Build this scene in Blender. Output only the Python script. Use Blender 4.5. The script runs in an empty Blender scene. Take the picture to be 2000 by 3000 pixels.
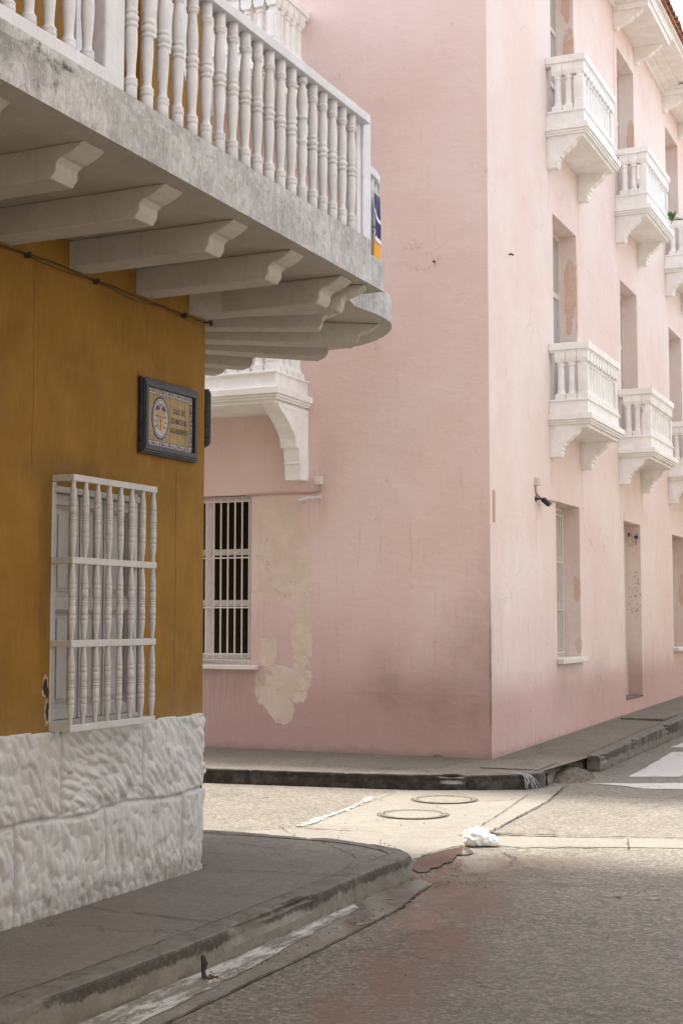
import bpy, bmesh, math, random
from mathutils import Matrix, Vector, noise as mnoise
R = math.radians
random.seed(7)
scene = bpy.context.scene
COL = scene.collection
# ------------------------------------------------------------------ camera
CZ = 1.65
cam = bpy.data.cameras.new("camera"); camo = bpy.data.objects.new("camera", cam); COL.objects.link(camo)
cam.sensor_fit = 'VERTICAL'; cam.sensor_height = 36.0; cam.sensor_width = 24.0; cam.lens = 4167 / 3000 * 36
cam.clip_start = 0.05; cam.clip_end = 2000
camo.location = (0, 0, CZ); camo.rotation_euler = (R(90) + math.atan(315 / 4167), 0, 0)
scene.camera = camo
# ------------------------------------------------------------------ light
SUN_EL = 70.0
SV = Vector((-0.79, 0.62, 0)).normalized()            # horizontal direction to the sun
sd = Vector((SV.x * math.cos(R(SUN_EL)), SV.y * math.cos(R(SUN_EL)), math.sin(R(SUN_EL))))
world = bpy.data.worlds.new("World"); scene.world = world; world.use_nodes = True
wn = world.node_tree; bg = wn.nodes['Background']
sky = wn.nodes.new('ShaderNodeTexSky'); sky.sky_type = 'NISHITA'; sky.sun_disc = False
sky.sun_elevation = R(SUN_EL); sky.sun_rotation = math.atan2(SV.x, SV.y)
sky.air_density = 1.0; sky.dust_density = 3.0; sky.ozone_density = 1.0; sky.altitude = 0
hs = wn.nodes.new('ShaderNodeHueSaturation'); hs.inputs['Saturation'].default_value = 0.40   # hazy bright sky
hs.inputs['Value'].default_value = 1.0
wn.links.new(sky.outputs[0], hs.inputs['Color']); wn.links.new(hs.outputs[0], bg.inputs['Color'])
bg.inputs['Strength'].default_value = 0.15
sun = bpy.data.lights.new("sun", 'SUN'); sun.energy = 2.4; sun.angle = R(5.0); sun.color = (1.0, 0.95, 0.87)
suno = bpy.data.objects.new("sun", sun); COL.objects.link(suno)
suno.rotation_euler = (-sd).to_track_quat('-Z', 'Y').to_euler(); suno.location = (0, 0, 20)
vs = scene.view_settings; vs.view_transform = 'Standard'; vs.look = 'None'; vs.gamma = 1; vs.exposure = 2.04
# ------------------------------------------------------------------ node helpers
class NT:
    def __init__(s, name):
        s.m = bpy.data.materials.new(name); s.m.use_nodes = True; s.t = s.m.node_tree
        s.b = s.t.nodes['Principled BSDF']
        s.geo = s.n('ShaderNodeNewGeometry'); s.pos = s.geo.outputs['Position']
        s.tc = s.n('ShaderNodeTexCoord'); s.obj = s.tc.outputs['Object']
    def n(s, t): return s.t.nodes.new(t)
    def set(s, sock, v):
        if isinstance(v, bpy.types.NodeSocket): s.t.links.new(v, sock)
        else:
            if isinstance(v, (tuple, list)) and len(v) == 3 and sock.type == 'RGBA': v = (*v, 1)
            sock.default_value = v
    def noise(s, scale=5, detail=4, rough=.55, vec=None, stretch=None, out='Fac', dist=0):
        v = vec if vec is not None else s.pos
        if stretch: v = s.vm('MULTIPLY', v, stretch)
        k = s.n('ShaderNodeTexNoise'); s.set(k.inputs['Vector'], v)
        k.inputs['Scale'].default_value = scale; k.inputs['Detail'].default_value = detail
        k.inputs['Roughness'].default_value = rough; k.inputs['Distortion'].default_value = dist
        return k.outputs[out]
    def vor(s, scale=5, feature='F1', vec=None, stretch=None, out='Distance'):
        v = vec if vec is not None else s.pos
        if stretch: v = s.vm('MULTIPLY', v, stretch)
        k = s.n('ShaderNodeTexVoronoi'); k.feature = feature; s.set(k.inputs['Vector'], v)
        k.inputs['Scale'].default_value = scale; return k.outputs[out]
    def vm(s, op, a, b=None, out=0):
        k = s.n('ShaderNodeVectorMath'); k.operation = op; s.set(k.inputs[0], a)
        if b is not None: s.set(k.inputs[1], b)
        return k.outputs[out]
    def ma(s, op, a, b=None, c=None, clamp=False):
        k = s.n('ShaderNodeMath'); k.operation = op; k.use_clamp = clamp
        for i, v in enumerate((a, b, c)):
            if v is not None: s.set(k.inputs[i], v)
        return k.outputs[0]
    def mr(s, v, a, b, c=0., d=1.):
        k = s.n('ShaderNodeMapRange'); k.interpolation_type = 'SMOOTHSTEP'; s.set(k.inputs[0], v)
        for i, x in enumerate((a, b, c, d)): k.inputs[i + 1].default_value = x
        return k.outputs[0]
    def mix(s, f, a, b, mode='MIX'):
        k = s.n('ShaderNodeMix'); k.data_type = 'RGBA'; k.blend_type = mode
        s.set(k.inputs[0], f); s.set(k.inputs[6], a); s.set(k.inputs[7], b); return k.outputs[2]
    def xyz(s, v):
        k = s.n('ShaderNodeSeparateXYZ'); s.set(k.inputs[0], v); return k.outputs
    def bump(s, h, dist=.01, strength=1., normal=None):
        k = s.n('ShaderNodeBump'); s.set(k.inputs['Height'], h); k.inputs['Distance'].default_value = dist
        k.inputs['Strength'].default_value = strength
        if normal is not None: s.set(k.inputs['Normal'], normal)
        return k.outputs[0]
    def blobs(s, L, vec, amp=.08, scale=6, soft=.08, detail=5):
        nz = s.noise(scale, detail, .6, vec=vec, out='Color')
        p = s.vm('ADD', vec, s.vm('MULTIPLY', s.vm('SUBTRACT', nz, (.5, .5, .5)), (amp * 2,) * 3))
        best = None
        for (cx, cy, cz, rx, ry, rz) in L:
            q = s.vm('MULTIPLY', s.vm('SUBTRACT', p, (cx, cy, cz)), (1 / rx, 1 / ry, 1 / rz))
            l = s.vm('LENGTH', q, out=1)
            best = l if best is None else s.ma('MINIMUM', best, l)
        return s.mr(best, 1 - soft, 1 + soft, 1, 0)
    def crack(s, vec, axis, pos, lo, hi, w=.003, amp=.03, scale=3):
        x = s.xyz(vec); a = x[axis]; o = x[2 if axis == 0 else 0]
        nz = s.noise(scale, 6, .7, vec=vec)
        d = s.ma('ABSOLUTE', s.ma('SUBTRACT', s.ma('ADD', a, s.ma('MULTIPLY', s.ma('SUBTRACT', nz, .5), amp * 2)), pos))
        m = s.mr(d, w * .5, w, 1, 0)
        m = s.ma('MULTIPLY', m, s.mr(o, lo, lo + .05)); return s.ma('MULTIPLY', m, s.mr(o, hi - .05, hi, 1, 0))
    def done(s, col, rough=.85, normal=None, spec=.3):
        s.set(s.b.inputs['Base Color'], col); s.set(s.b.inputs['Roughness'], rough)
        s.b.inputs['Specular IOR Level'].default_value = spec
        if normal is not None: s.set(s.b.inputs['Normal'], normal)
        return s.m
def plain(name, col, rough=.6, var=.12, metal=0., scale=14, bump=.002):
    t = NT(name); a = t.noise(scale, 5, .6)
    c = t.mix(t.mr(a, .3, .7), tuple(x * (1 - var) for x in col), tuple(min(1, x * (1 + var)) for x in col))
    t.b.inputs['Metallic'].default_value = metal
    return t.done(c, rough, t.bump(t.noise(scale * 6, 4), bump, .5))
# ------------------------------------------------------------------ geometry helpers
def frame(o, d):
    d = Vector((d[0], d[1], 0)).normalized()
    return Matrix(((d.x, -d.y, 0, o[0]), (d.y, d.x, 0, o[1]), (0, 0, 1, 0), (0, 0, 0, 1)))
YTOP = 9.6; NH = 17.0  # out-of-view heights, set for the shade they give the street
YO = (-0.8387, 8.7246); KO = (1.6026, 15.3343)
FY = frame(YO, (1930, 4179))        # yellow street face: local x along wall, local -y out to the street
FR = frame(KO, (1830, 4179))        # pink right face
FL = frame(KO, (4179, -1830))       # pink left face (x negative to the left)
def link(name, bm, m, parent=None, M=None, smooth=False, bevel=0., kind=None):
    me = bpy.data.meshes.new(name)
    if not isinstance(bm, bpy.types.Mesh):
        bmesh.ops.recalc_face_normals(bm, faces=bm.faces); bm.to_mesh(me); bm.free()
    else: me = bm
    if smooth:
        for p in me.polygons: p.use_smooth = True
    for x in (m if isinstance(m, (list, tuple)) else [m]): me.materials.append(x)
    o = bpy.data.objects.new(name, me); COL.objects.link(o)
    place(o, parent, M)
    if bevel:
        b = o.modifiers.new('bevel', 'BEVEL'); b.width = bevel; b.segments = 2; b.limit_method = 'ANGLE'
    if kind: o['kind'] = kind
    return o
WM = {}
def wm(o): return WM.get(o.name, Matrix.Identity(4))
def place(o, parent=None, M=None):
    M = M.copy() if M is not None else Matrix.Identity(4)
    WM[o.name] = M
    if parent is not None: o.parent = parent; o.matrix_basis = wm(parent).inverted() @ M
    else: o.matrix_basis = M
def empty(name, M, label=None, cat=None, group=None, parent=None):
    o = bpy.data.objects.new(name, None); COL.objects.link(o); place(o, parent, M); o.empty_display_size = .1
    if label: tag(o, label, cat, group)
    return o
def tag(o, label, cat, group=None):
    o['label'] = label; o['category'] = cat
    if group: o['group'] = group
    return o
def copy_tree(o, M, parent=None, root=True):
    c = o.copy(); COL.objects.link(c)
    if root: c.parent = parent; WM[c.name] = M.copy(); c.matrix_basis = (wm(parent).inverted() @ M) if parent else M
    else: c.parent = parent
    for ch in [x for x in bpy.data.objects if x.parent == o]: copy_tree(ch, None, c, False)
    return c
def box(bm, x0, x1, y0, y1, z0, z1, M=None):
    co = [(x, y, z) for z in (z0, z1) for y in (y0, y1) for x in (x0, x1)]
    v = [bm.verts.new(M @ Vector(c) if M else c) for c in co]
    for f in ((0, 2, 3, 1), (4, 5, 7, 6), (0, 1, 5, 4), (2, 6, 7, 3), (1, 3, 7, 5), (0, 4, 6, 2)):
        bm.faces.new([v[i] for i in f])
def B(*boxes):
    bm = bmesh.new()
    for b in boxes: box(bm, *b)
    return bm
def lathe(bm, prof, seg=16, M=None, sx=1., sy=1.):
    rings = []
    for r, z in prof:
        ring = []
        for i in range(seg):
            a = 2 * math.pi * i / seg; p = Vector((r * math.cos(a) * sx, r * math.sin(a) * sy, z))
            ring.append(bm.verts.new(M @ p if M else p))
        rings.append(ring)
    for a, b in zip(rings, rings[1:]):
        for i in range(seg): bm.faces.new((a[i], a[(i + 1) % seg], b[(i + 1) % seg], b[i]))
    bm.faces.new(rings[0][::-1]); bm.faces.new(rings[-1])
def prism(bm, poly, lo, hi, axis='z', M=None):
    def P(a, b, c):
        p = {'z': (a, b, c), 'x': (c, a, b), 'y': (a, c, b)}[axis]; p = Vector(p); return M @ p if M else p
    v0 = [bm.verts.new(P(a, b, lo)) for a, b in poly]; v1 = [bm.verts.new(P(a, b, hi)) for a, b in poly]
    n = len(poly)
    bm.faces.new(v0[::-1]); bm.faces.new(v1)
    for i in range(n): bm.faces.new((v0[i], v0[(i + 1) % n], v1[(i + 1) % n], v1[i]))
def offset_path(pts, d):            # d > 0 : to the right of travel
    out = []
    for i, p in enumerate(pts):
        a = Vector(pts[max(0, i - 1)]); b = Vector(pts[min(len(pts) - 1, i + 1)]); t = (b - a).normalized()
        out.append((p[0] + t.y * d, p[1] - t.x * d))
    return out
def path_prism(bm, pts, w0, w1, z0, z1):   # strip between offsets w0 (right) and w1
    a = offset_path(pts, w0); b = offset_path(pts, w1)
    prev = None; first = None
    for p, q in zip(a, b):
        cur = [bm.verts.new((p[0], p[1], z0)), bm.verts.new((p[0], p[1], z1)), bm.verts.new((q[0], q[1], z1)), bm.verts.new((q[0], q[1], z0))]
        if prev:
            for i in range(4): bm.faces.new((prev[i], prev[(i + 1) % 4], cur[(i + 1) % 4], cur[i]))
        else: first = cur
        prev = cur
    bm.faces.new(first); bm.faces.new(prev[::-1])
def tube(bm, pts, r, seg=8):
    pts = [Vector(p) for p in pts]; rings = []
    for i, p in enumerate(pts):
        t = (pts[min(i + 1, len(pts) - 1)] - pts[max(i - 1, 0)]).normalized()
        u = t.orthogonal().normalized(); 
        if rings and abs(t.dot(pu)) < .95: u = (pu - t * pu.dot(t)).normalized()
        pu = u; w = t.cross(u); rr = r[i] if isinstance(r, (list, tuple)) else r
        rings.append([bm.verts.new(p + (u * math.cos(2 * math.pi * k / seg) + w * math.sin(2 * math.pi * k / seg)) * rr) for k in range(seg)])
    for a, b in zip(rings, rings[1:]):
        for k in range(seg): bm.faces.new((a[k], a[(k + 1) % seg], b[(k + 1) % seg], b[k]))
    bm.faces.new(rings[0][::-1]); bm.faces.new(rings[-1])
def densify(pts, step, jit=0., seed=0):
    rnd = random.Random(seed); out = []
    for a, b in zip(pts, pts[1:]):
        a = Vector(a); b = Vector(b); n = max(1, int((b - a).length / step))
        for i in range(n):
            p = a.lerp(b, i / n)
            if jit and (out): p = p + Vector([rnd.uniform(-jit, jit) for _ in p])
            out.append(tuple(p))
    out.append(tuple(pts[-1])); return out
def smooth_path(pts, it=2):
    for _ in range(it):
        o = [pts[0]]
        for a, b in zip(pts, pts[1:]):
            o += [tuple(x * .75 + y * .25 for x, y in zip(a, b)), tuple(x * .25 + y * .75 for x, y in zip(a, b))]
        o.append(pts[-1]); pts = o
    return pts
def nz(x, y, z=0.): return mnoise.noise(Vector((x, y, z)))

# ------------------------------------------------------------------ materials
def m_ochre():
    t = NT('ochre_plaster'); o = t.obj; x = t.xyz(o)
    big = t.noise(1.1, 5, .6, vec=o); med = t.noise(6, 6, .65, vec=o, stretch=(1, 1, .55)); st = t.noise(18, 4, .6, vec=o, stretch=(1.6, 1, .12))
    c = t.mix(t.mr(big, .3, .7), (.195, .098, .014), (.26, .138, .022))
    c = t.mix(t.ma('MULTIPLY', t.mr(med, .42, .72), .55), c, (.30, .172, .036))
    c = t.mix(t.ma('MULTIPLY', t.mr(st, .52, .75), .35), c, (.22, .105, .022))
    lowd = t.ma('MULTIPLY', t.mr(x[2], 1.0, 1.7, 1, 0), t.mr(t.noise(9, 6, .7, vec=o, stretch=(1, 1, .3)), .45, .7))
    c = t.mix(t.ma('MULTIPLY', lowd, .6), c, (.20, .11, .035))
    br_ = t.noise(70, 3, .6, vec=o, stretch=(1, 1, .08)); c = t.mix(t.ma('MULTIPLY', t.mr(br_, .5, .7), .22), c, (.36, .22, .06))
    rise = t.ma('MULTIPLY', t.mr(t.ma('ADD', x[2], t.ma('MULTIPLY', t.noise(8, 7, .75, vec=o), -.5)), .85, 1.05, 1, 0), .7); c = t.mix(t.ma('MULTIPLY', rise, .35), c, (.22, .16, .09))
    grille_dark = t.blobs([(-1.45, 0, 2.42, .35, 9, .10), (-1.60, 0, 2.0, .05, 9, .5)], o, .07, 5, .5)  # darker patches above and left of the window grille
    c = t.mix(t.ma('MULTIPLY', grille_dark, .35), c, (.10, .055, .02))
    # white paint flecks, scratches
    fl = t.ma('MULTIPLY', t.mr(t.noise(42, 2, .5, vec=o, stretch=(1, 1, .45)), .765, .79), t.mr(t.noise(3, 2, vec=o), .45, .6))
    c = t.mix(fl, c, (.62, .56, .45))
    # peeled white patches on the upper floor
    pw = t.blobs([(-.60, 0, 5.4, .075, 9, .32), (-.44, 0, 5.5, .07, 9, .45), (-.27, 0, 5.35, .06, 9, .42), (-.22, 0, 5.0, .03, 9, .12), (-.70, 0, 4.35, .02, 9, .05)], o, .08, 5, .04, 8)
    c = t.mix(pw, c, t.mix(t.mr(t.noise(20, 5, vec=o), .4, .6), (.62, .66, .66), (.74, .74, .70)))
    hole = t.blobs([(-1.572, 0, 1.30, .019, 9, .045), (-1.556, 0, 1.18, .014, 9, .05)], o, .03, 14, .06)
    rim = t.blobs([(-1.578, 0, 1.31, .028, 9, .06), (-1.56, 0, 1.17, .022, 9, .07)], o, .03, 16, .06)
    c = t.mix(rim, c, (.40, .34, .25)); c = t.mix(hole, c, (.045, .035, .028))
    ck = t.crack(o, 0, -.33, 1.2, 2.55, .0035, .035, 2.2); ck2 = t.crack(o, 0, -1.72, 2.4, 3.4, .003, .04, 3)
    ckm = t.ma('MAXIMUM', ck, ck2); c = t.mix(t.ma('MULTIPLY', ckm, .8), c, (.05, .03, .012))
    h = t.ma('ADD', t.ma('MULTIPLY', med, .6), t.ma('MULTIPLY', t.noise(45, 4, vec=o), .25))
    h = t.ma('SUBTRACT', h, t.ma('MULTIPLY', ckm, .5)); h = t.ma('SUBTRACT', h, t.ma('MULTIPLY', hole, 3.))
    return t.done(c, .8, t.bump(h, .012, .6), .25)
def m_pink(left):
    t = NT('pink_plaster_left' if left else 'pink_plaster_right'); o = t.obj; x = t.xyz(o)
    big = t.noise(.55, 5, .6, vec=o); med = t.noise(3.2, 6, .65, vec=o); fine = t.noise(60, 3, .6, vec=o)
    st = t.noise(9, 5, .65, vec=o, stretch=(1.5, 1.5, .16))
    A = (.78, .635, .58) if not left else (.715, .53, .485)  # right face paler, left darker: their light and shade put into the base colour
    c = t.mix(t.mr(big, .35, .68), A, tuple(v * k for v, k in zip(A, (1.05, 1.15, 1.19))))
    c = t.mix(t.ma('MULTIPLY', t.mr(med, .45, .75), .4), c, (.76, .60, .54))
    low = t.mr(t.ma('ADD', x[2], t.ma('MULTIPLY', t.ma('SUBTRACT', med, .5), .5)), .70, 1.15, 1, 0)
    c = t.mix(t.ma('MULTIPLY', low, .65), c, (.545, .335, .315))
    c = t.mix(t.ma('MULTIPLY', t.mr(st, .55, .75), t.mr(x[2], 1.2, 4.5, .45, .14)), c, (.42, .29, .25))
    wide = t.mr(t.ma('ADD', x[2], t.ma('MULTIPLY', big, 1.2)), 1.0, 3.0, 1, 0)  # grime plus the street's shade gradient, painted darker towards the ground
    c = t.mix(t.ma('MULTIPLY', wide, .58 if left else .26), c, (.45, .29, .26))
    pnz = t.mr(t.ma('ADD', t.ma('MULTIPLY', t.noise(9, 10, .75, vec=o), .7), t.ma('MULTIPLY', t.noise(2.2, 4, vec=o), .3)), .40, .52)
    if left:
        cream = [(-2.55, 0, 2.82, .30, 9, .32), (-2.50, 0, 2.45, .32, 9, .36), (-2.45, 0, 2.12, .36, 9, .28), (-2.30, 0, 2.3, .20, 9, .18),
                 (-2.62, 0, 2.0, .16, 9, .14), (-2.27, 0, 2.05, .17, 9, .10), (-2.22, 0, 1.78, .11, 9, .34), (-2.24, 0, 1.38, .12, 9, .26),
                 (-2.66, 0, 1.28, .12, 9, .17), (-2.5, 0, .98, .34, 9, .15), (-2.60, 0, .80, .20, 9, .20), (-2.3, 0, .92, .18, 9, .22), (-2.5, 0, .62, .16, 9, .12),
                 (-2.72, 0, 3.72, .06, 9, .03), (-3.2, 0, 3.66, .07, 9, .02)]
        pm = t.blobs(cream, o, .15, 4.0, .07, 12)
        pc = t.mix(t.mr(med, .4, .6), (.66, .55, .45), (.72, .61, .51))
        pm = t.ma('MULTIPLY', pm, t.mr(pnz, 0, 1, .25, 1)); c = t.mix(t.ma('MULTIPLY', pm, .9), c, pc)
        band = t.crack(o, 2, .83, -1.7, -.1, .022, .02, 5)
        c = t.mix(t.ma('MULTIPLY', band, .16), c, (.33, .20, .18))
        dirt = t.blobs([(0, 0, 1.1, .45, 9, .75), (-.02, 0, 1.0, .12, 9, 1.2), (-.5, 0, .78, .8, 9, .35), (-1.2, 0, .9, .25, 9, .3)], o, .2, 2.5, .85, 6)
    else:
        pk = [(3.89, .09, 6.1, .08, .085, .42), (3.9, .11, 5.75, .08, .06, .3), (3.89, .05, 2.05, .08, .06, .16), (3.9, .03, 1.3, .08, .05, .1),
              (3.9, .06, 9.4, .08, .09, .35), (3.9, .10, 10.1, .08, .06, .3), (7.75, .05, 9.2, .08, .08, .5), (3.93, 0, 6.0, .05, .03, .6), (6.36, 0, 10.0, .05, .03, .8), (11.63, .05, 2.2, .08, .07, .3)]
        pm = t.blobs(pk, o, .07, 6, .03, 6)
        c = t.mix(t.ma('MULTIPLY', t.ma('MULTIPLY', pm, t.mr(pnz, 0, 1, .4, 1)), .8), c, (.70, .45, .34))
        mk = t.blobs([(7.75, .1, 1.9, .1, .16, .25), (7.75, .1, 2.25, .1, .1, .18), (7.75, .15, 2.9, .1, .15, .1)], o, .1, 5, .3, 5)
        mk = t.ma('MULTIPLY', mk, t.mr(t.noise(26, 3, .6, vec=o), .56, .6)); c = t.mix(t.ma('MULTIPLY', mk, .45), c, (.08, .05, .05))
        dirt = t.blobs([(0, 0, 1.1, .42, 9, .75), (.4, 0, .6, .5, 9, .3), (2.9, 0, .8, .5, 9, .3), (4.8, 0, .7, .9, 9, .35), (8, 0, .7, 1, 9, .35)], o, .2, 2.5, .85, 6)
    c = t.mix(t.ma('MULTIPLY', dirt, t.mr(med, .3, .75, .22, .55) if left else t.mr(med, .3, .75, .06, .26)), c, (.25, .175, .145))
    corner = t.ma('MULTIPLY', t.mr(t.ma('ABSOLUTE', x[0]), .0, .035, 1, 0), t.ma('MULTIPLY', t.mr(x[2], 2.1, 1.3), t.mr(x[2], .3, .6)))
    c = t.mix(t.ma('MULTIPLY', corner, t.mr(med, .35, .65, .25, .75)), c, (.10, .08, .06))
    base = t.mr(t.ma('ADD', x[2], t.ma('MULTIPLY', t.noise(7, 5, vec=o), .18)), .24, .36, 1, 0)
    c = t.mix(t.ma('MULTIPLY', base, .45), c, (.24, .17, .15))
    sc = t.mr(t.noise(11, 8, .75, vec=o, stretch=(1, 1, 1.8)), .70, .73)
    c = t.mix(t.ma('MULTIPLY', sc, .35), c, (.36, .24, .21))
    pits = t.mr(t.vor(8, vec=o), .035, .05, 1, 0); c = t.mix(t.ma('MULTIPLY', pits, .5), c, (.30, .2, .18))
    ck = t.ma('MULTIPLY', t.mr(t.vor(.9, 'DISTANCE_TO_EDGE', vec=t.vm('ADD', o, t.vm('MULTIPLY', t.noise(3, 6, .7, vec=o, out='Color'), (.5, .5, .5)))), .002, .005, 1, 0), t.mr(t.noise(1.3, 3, vec=o), .55, .6))
    c = t.mix(t.ma('MULTIPLY', ck, .4), c, (.3, .2, .18))
    drips = [(-3.5, 0, .78, .7, 9, .34), (-2.05, 0, 3.0, .12, 9, .3)] if left else [(3.3, 0, .85, .62, 9, .30), (2.53, 0, 3.45, .06, 9, .3), (4.07, 0, 3.45, .06, 9, .3), (2.53, 0, 7.1, .06, 9, .3), (4.07, 0, 7.1, .06, 9, .3), (6.39, 0, 3.4, .06, 9, .3), (7.93, 0, 3.4, .06, 9, .3), (1.78, 0, 2.8, .05, 9, .3)]
    dm = t.ma('MULTIPLY', t.blobs(drips, o, .05, 5, .7), t.mr(t.noise(30, 4, .6, vec=o, stretch=(1, 1, .05)), .42, .62)); c = t.mix(t.ma('MULTIPLY', dm, .25), c, (.30, .22, .19))
    tr = t.noise(5, 3, .5, vec=o, stretch=(.5, .5, 2.2), dist=1.5)
    h = t.ma('ADD', t.ma('MULTIPLY', med, 1.3), t.ma('MULTIPLY', fine, .12)); h = t.ma('ADD', h, t.ma('MULTIPLY', t.ma('ADD', t.noise(16, 5, .6, vec=o), t.ma('MULTIPLY', tr, .45)), .45))
    h = t.ma('ADD', h, t.ma('MULTIPLY', pm, -.35)); h = t.ma('SUBTRACT', h, t.ma('MULTIPLY', t.ma('ADD', sc, ck), .2))
    return t.done(c, .82, t.bump(h, .013, .6), .2)
def m_white(name, col=(.70, .69, .66), stain=.25, grime=.35, extra=None, rough=.6, low=0):
    t = NT(name); p = t.pos
    a = t.noise(4, 6, .65); b = t.noise(26, 6, .7); v = t.noise(12, 5, .65, stretch=(1.3, 1.3, .22))
    c = t.mix(t.mr(a, .35, .7), tuple(x * .93 for x in col), tuple(min(1, x * 1.06) for x in col))
    c = t.mix(t.ma('MULTIPLY', t.mr(b, .50, .74), stain), c, tuple(x * .45 for x in col))
    c = t.mix(t.ma('MULTIPLY', t.mr(v, .52, .75), grime * .6), c, (.20, .18, .16))
    ck = t.ma('MULTIPLY', t.mr(t.noise(14, 8, .8, dist=1.2), .655, .68), grime)
    c = t.mix(ck, c, (.12, .10, .09))
    if low:
        zz = t.ma('ADD', t.xyz(p)[2], t.ma('MULTIPLY', t.ma('SUBTRACT', a, .5), .5)); lm = t.ma('MULTIPLY', t.mr(zz, .12, low, 1, 0), t.mr(b, .3, .65))
        c = t.mix(t.ma('MULTIPLY', lm, .7), c, (.20, .185, .16))
        um = t.ma('MULTIPLY', t.mr(t.noise(2.2, 5, .6), .5, .7), t.mr(b, .4, .6)); c = t.mix(t.ma('MULTIPLY', um, .45), c, (.36, .31, .26))
    if extra:
        e = t.blobs(extra, p, .35, 3.2, .75, 8); e = t.ma('MULTIPLY', e, t.mr(t.noise(11, 8, .75), .38, .60))
        c = t.mix(t.ma('MULTIPLY', e, .85), c, (.035, .033, .032))
    h = t.ma('ADD', t.ma('MULTIPLY', b, .5), a)
    return t.done(c, rough, t.bump(h, .006, .5), .35)
def m_concrete(name, A, Bc, agg=1., stains=(), rough=.85, spots=None, crackamt=.4):
    t = NT(name); p = t.pos
    big = t.noise(.8, 6, .65); med = t.noise(5, 6, .7); fine = t.noise(70, 3, .7)
    c = t.mix(t.mr(big, .3, .72), A, Bc)
    c = t.mix(t.ma('MULTIPLY', t.mr(med, .45, .75), .35), c, tuple(x * .62 for x in A))
    vc = t.vor(58, out='Color', stretch=(.8, 1.1, 1)); vx = t.ma('ADD', t.ma('MULTIPLY', t.xyz(vc)[0], .6), t.ma('MULTIPLY', t.xyz(t.vor(110, out='Color'))[1], .4))
    c = t.mix(.38 * agg, c, t.mix(t.mr(vx, .25, .8), tuple(x * .30 for x in A), tuple(min(1, x * 1.75) for x in Bc)))
    c = t.mix(t.ma('MULTIPLY', t.mr(vx, .72, .84), .26 * agg), c, tuple(min(1, x * 2.6) for x in Bc))
    c = t.mix(t.ma('MULTIPLY', t.mr(fine, .55, .75), .4 * agg), c, tuple(x * .4 for x in A))
    for (L, col, amt, soft, amp) in stains:
        e = t.blobs(L, p, amp, 2.2, soft, 7); e = t.ma('MULTIPLY', e, t.mr(t.noise(9, 6, .75), .25, .6, .35, 1))
        c = t.mix(t.ma('MULTIPLY', e, amt), c, col)
    w = t.vm('ADD', p, t.vm('MULTIPLY', t.noise(2.5, 7, .75, out='Color'), (.6, .6, .6)))
    ck = t.ma('MULTIPLY', t.mr(t.vor(.65, 'DISTANCE_TO_EDGE', vec=w), .0015, .006, 1, 0), t.mr(t.noise(.9, 3), .47, .53))
    c = t.mix(t.ma('MULTIPLY', ck, crackamt), c, (.03, .027, .022))
    h = t.ma('ADD', t.ma('MULTIPLY', med, .8), t.ma('MULTIPLY', t.ma('ADD', fine, t.ma('MULTIPLY', vx, .6)), .35 * agg))
    h = t.ma('SUBTRACT', h, t.ma('MULTIPLY', ck, .6))
    if spots:
        e = t.blobs(spots, p, .35, 2.2, .35, 6); rough = t.mix(e, (rough,) * 3, (.16,) * 3); rough = t.xyz(rough)[0]
        t.b.inputs['Specular IOR Level'].default_value = .5
    return t.done(c, rough, t.bump(h, .007, .6), .35)
def m_kerb():
    t = NT('kerb_concrete'); p = t.pos; x = t.xyz(p); nrm = t.xyz(t.geo.outputs['Normal'])
    med = t.noise(6, 7, .7); fine = t.noise(50, 5, .75); big = t.noise(1.6, 5, .6)
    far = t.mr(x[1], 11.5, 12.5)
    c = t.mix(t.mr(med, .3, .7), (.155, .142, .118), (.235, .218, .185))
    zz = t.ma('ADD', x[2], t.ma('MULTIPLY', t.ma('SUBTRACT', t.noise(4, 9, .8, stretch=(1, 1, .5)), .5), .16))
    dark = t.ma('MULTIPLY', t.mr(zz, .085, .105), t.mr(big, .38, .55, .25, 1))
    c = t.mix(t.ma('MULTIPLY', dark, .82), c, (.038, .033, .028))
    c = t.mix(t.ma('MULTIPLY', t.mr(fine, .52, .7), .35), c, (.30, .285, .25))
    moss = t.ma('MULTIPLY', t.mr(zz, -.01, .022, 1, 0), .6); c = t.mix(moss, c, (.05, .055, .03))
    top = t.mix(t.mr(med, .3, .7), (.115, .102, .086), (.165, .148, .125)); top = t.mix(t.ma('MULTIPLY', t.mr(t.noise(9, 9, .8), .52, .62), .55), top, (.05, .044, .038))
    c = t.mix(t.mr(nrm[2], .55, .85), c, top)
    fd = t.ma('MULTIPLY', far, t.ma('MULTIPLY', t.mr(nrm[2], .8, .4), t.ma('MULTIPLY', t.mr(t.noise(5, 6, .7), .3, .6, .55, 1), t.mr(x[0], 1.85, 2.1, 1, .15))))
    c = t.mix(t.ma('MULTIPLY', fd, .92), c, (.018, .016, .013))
    return t.done(c, .9, t.bump(t.ma('ADD', med, t.ma('MULTIPLY', fine, .35)), .010, .7), .3)
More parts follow.
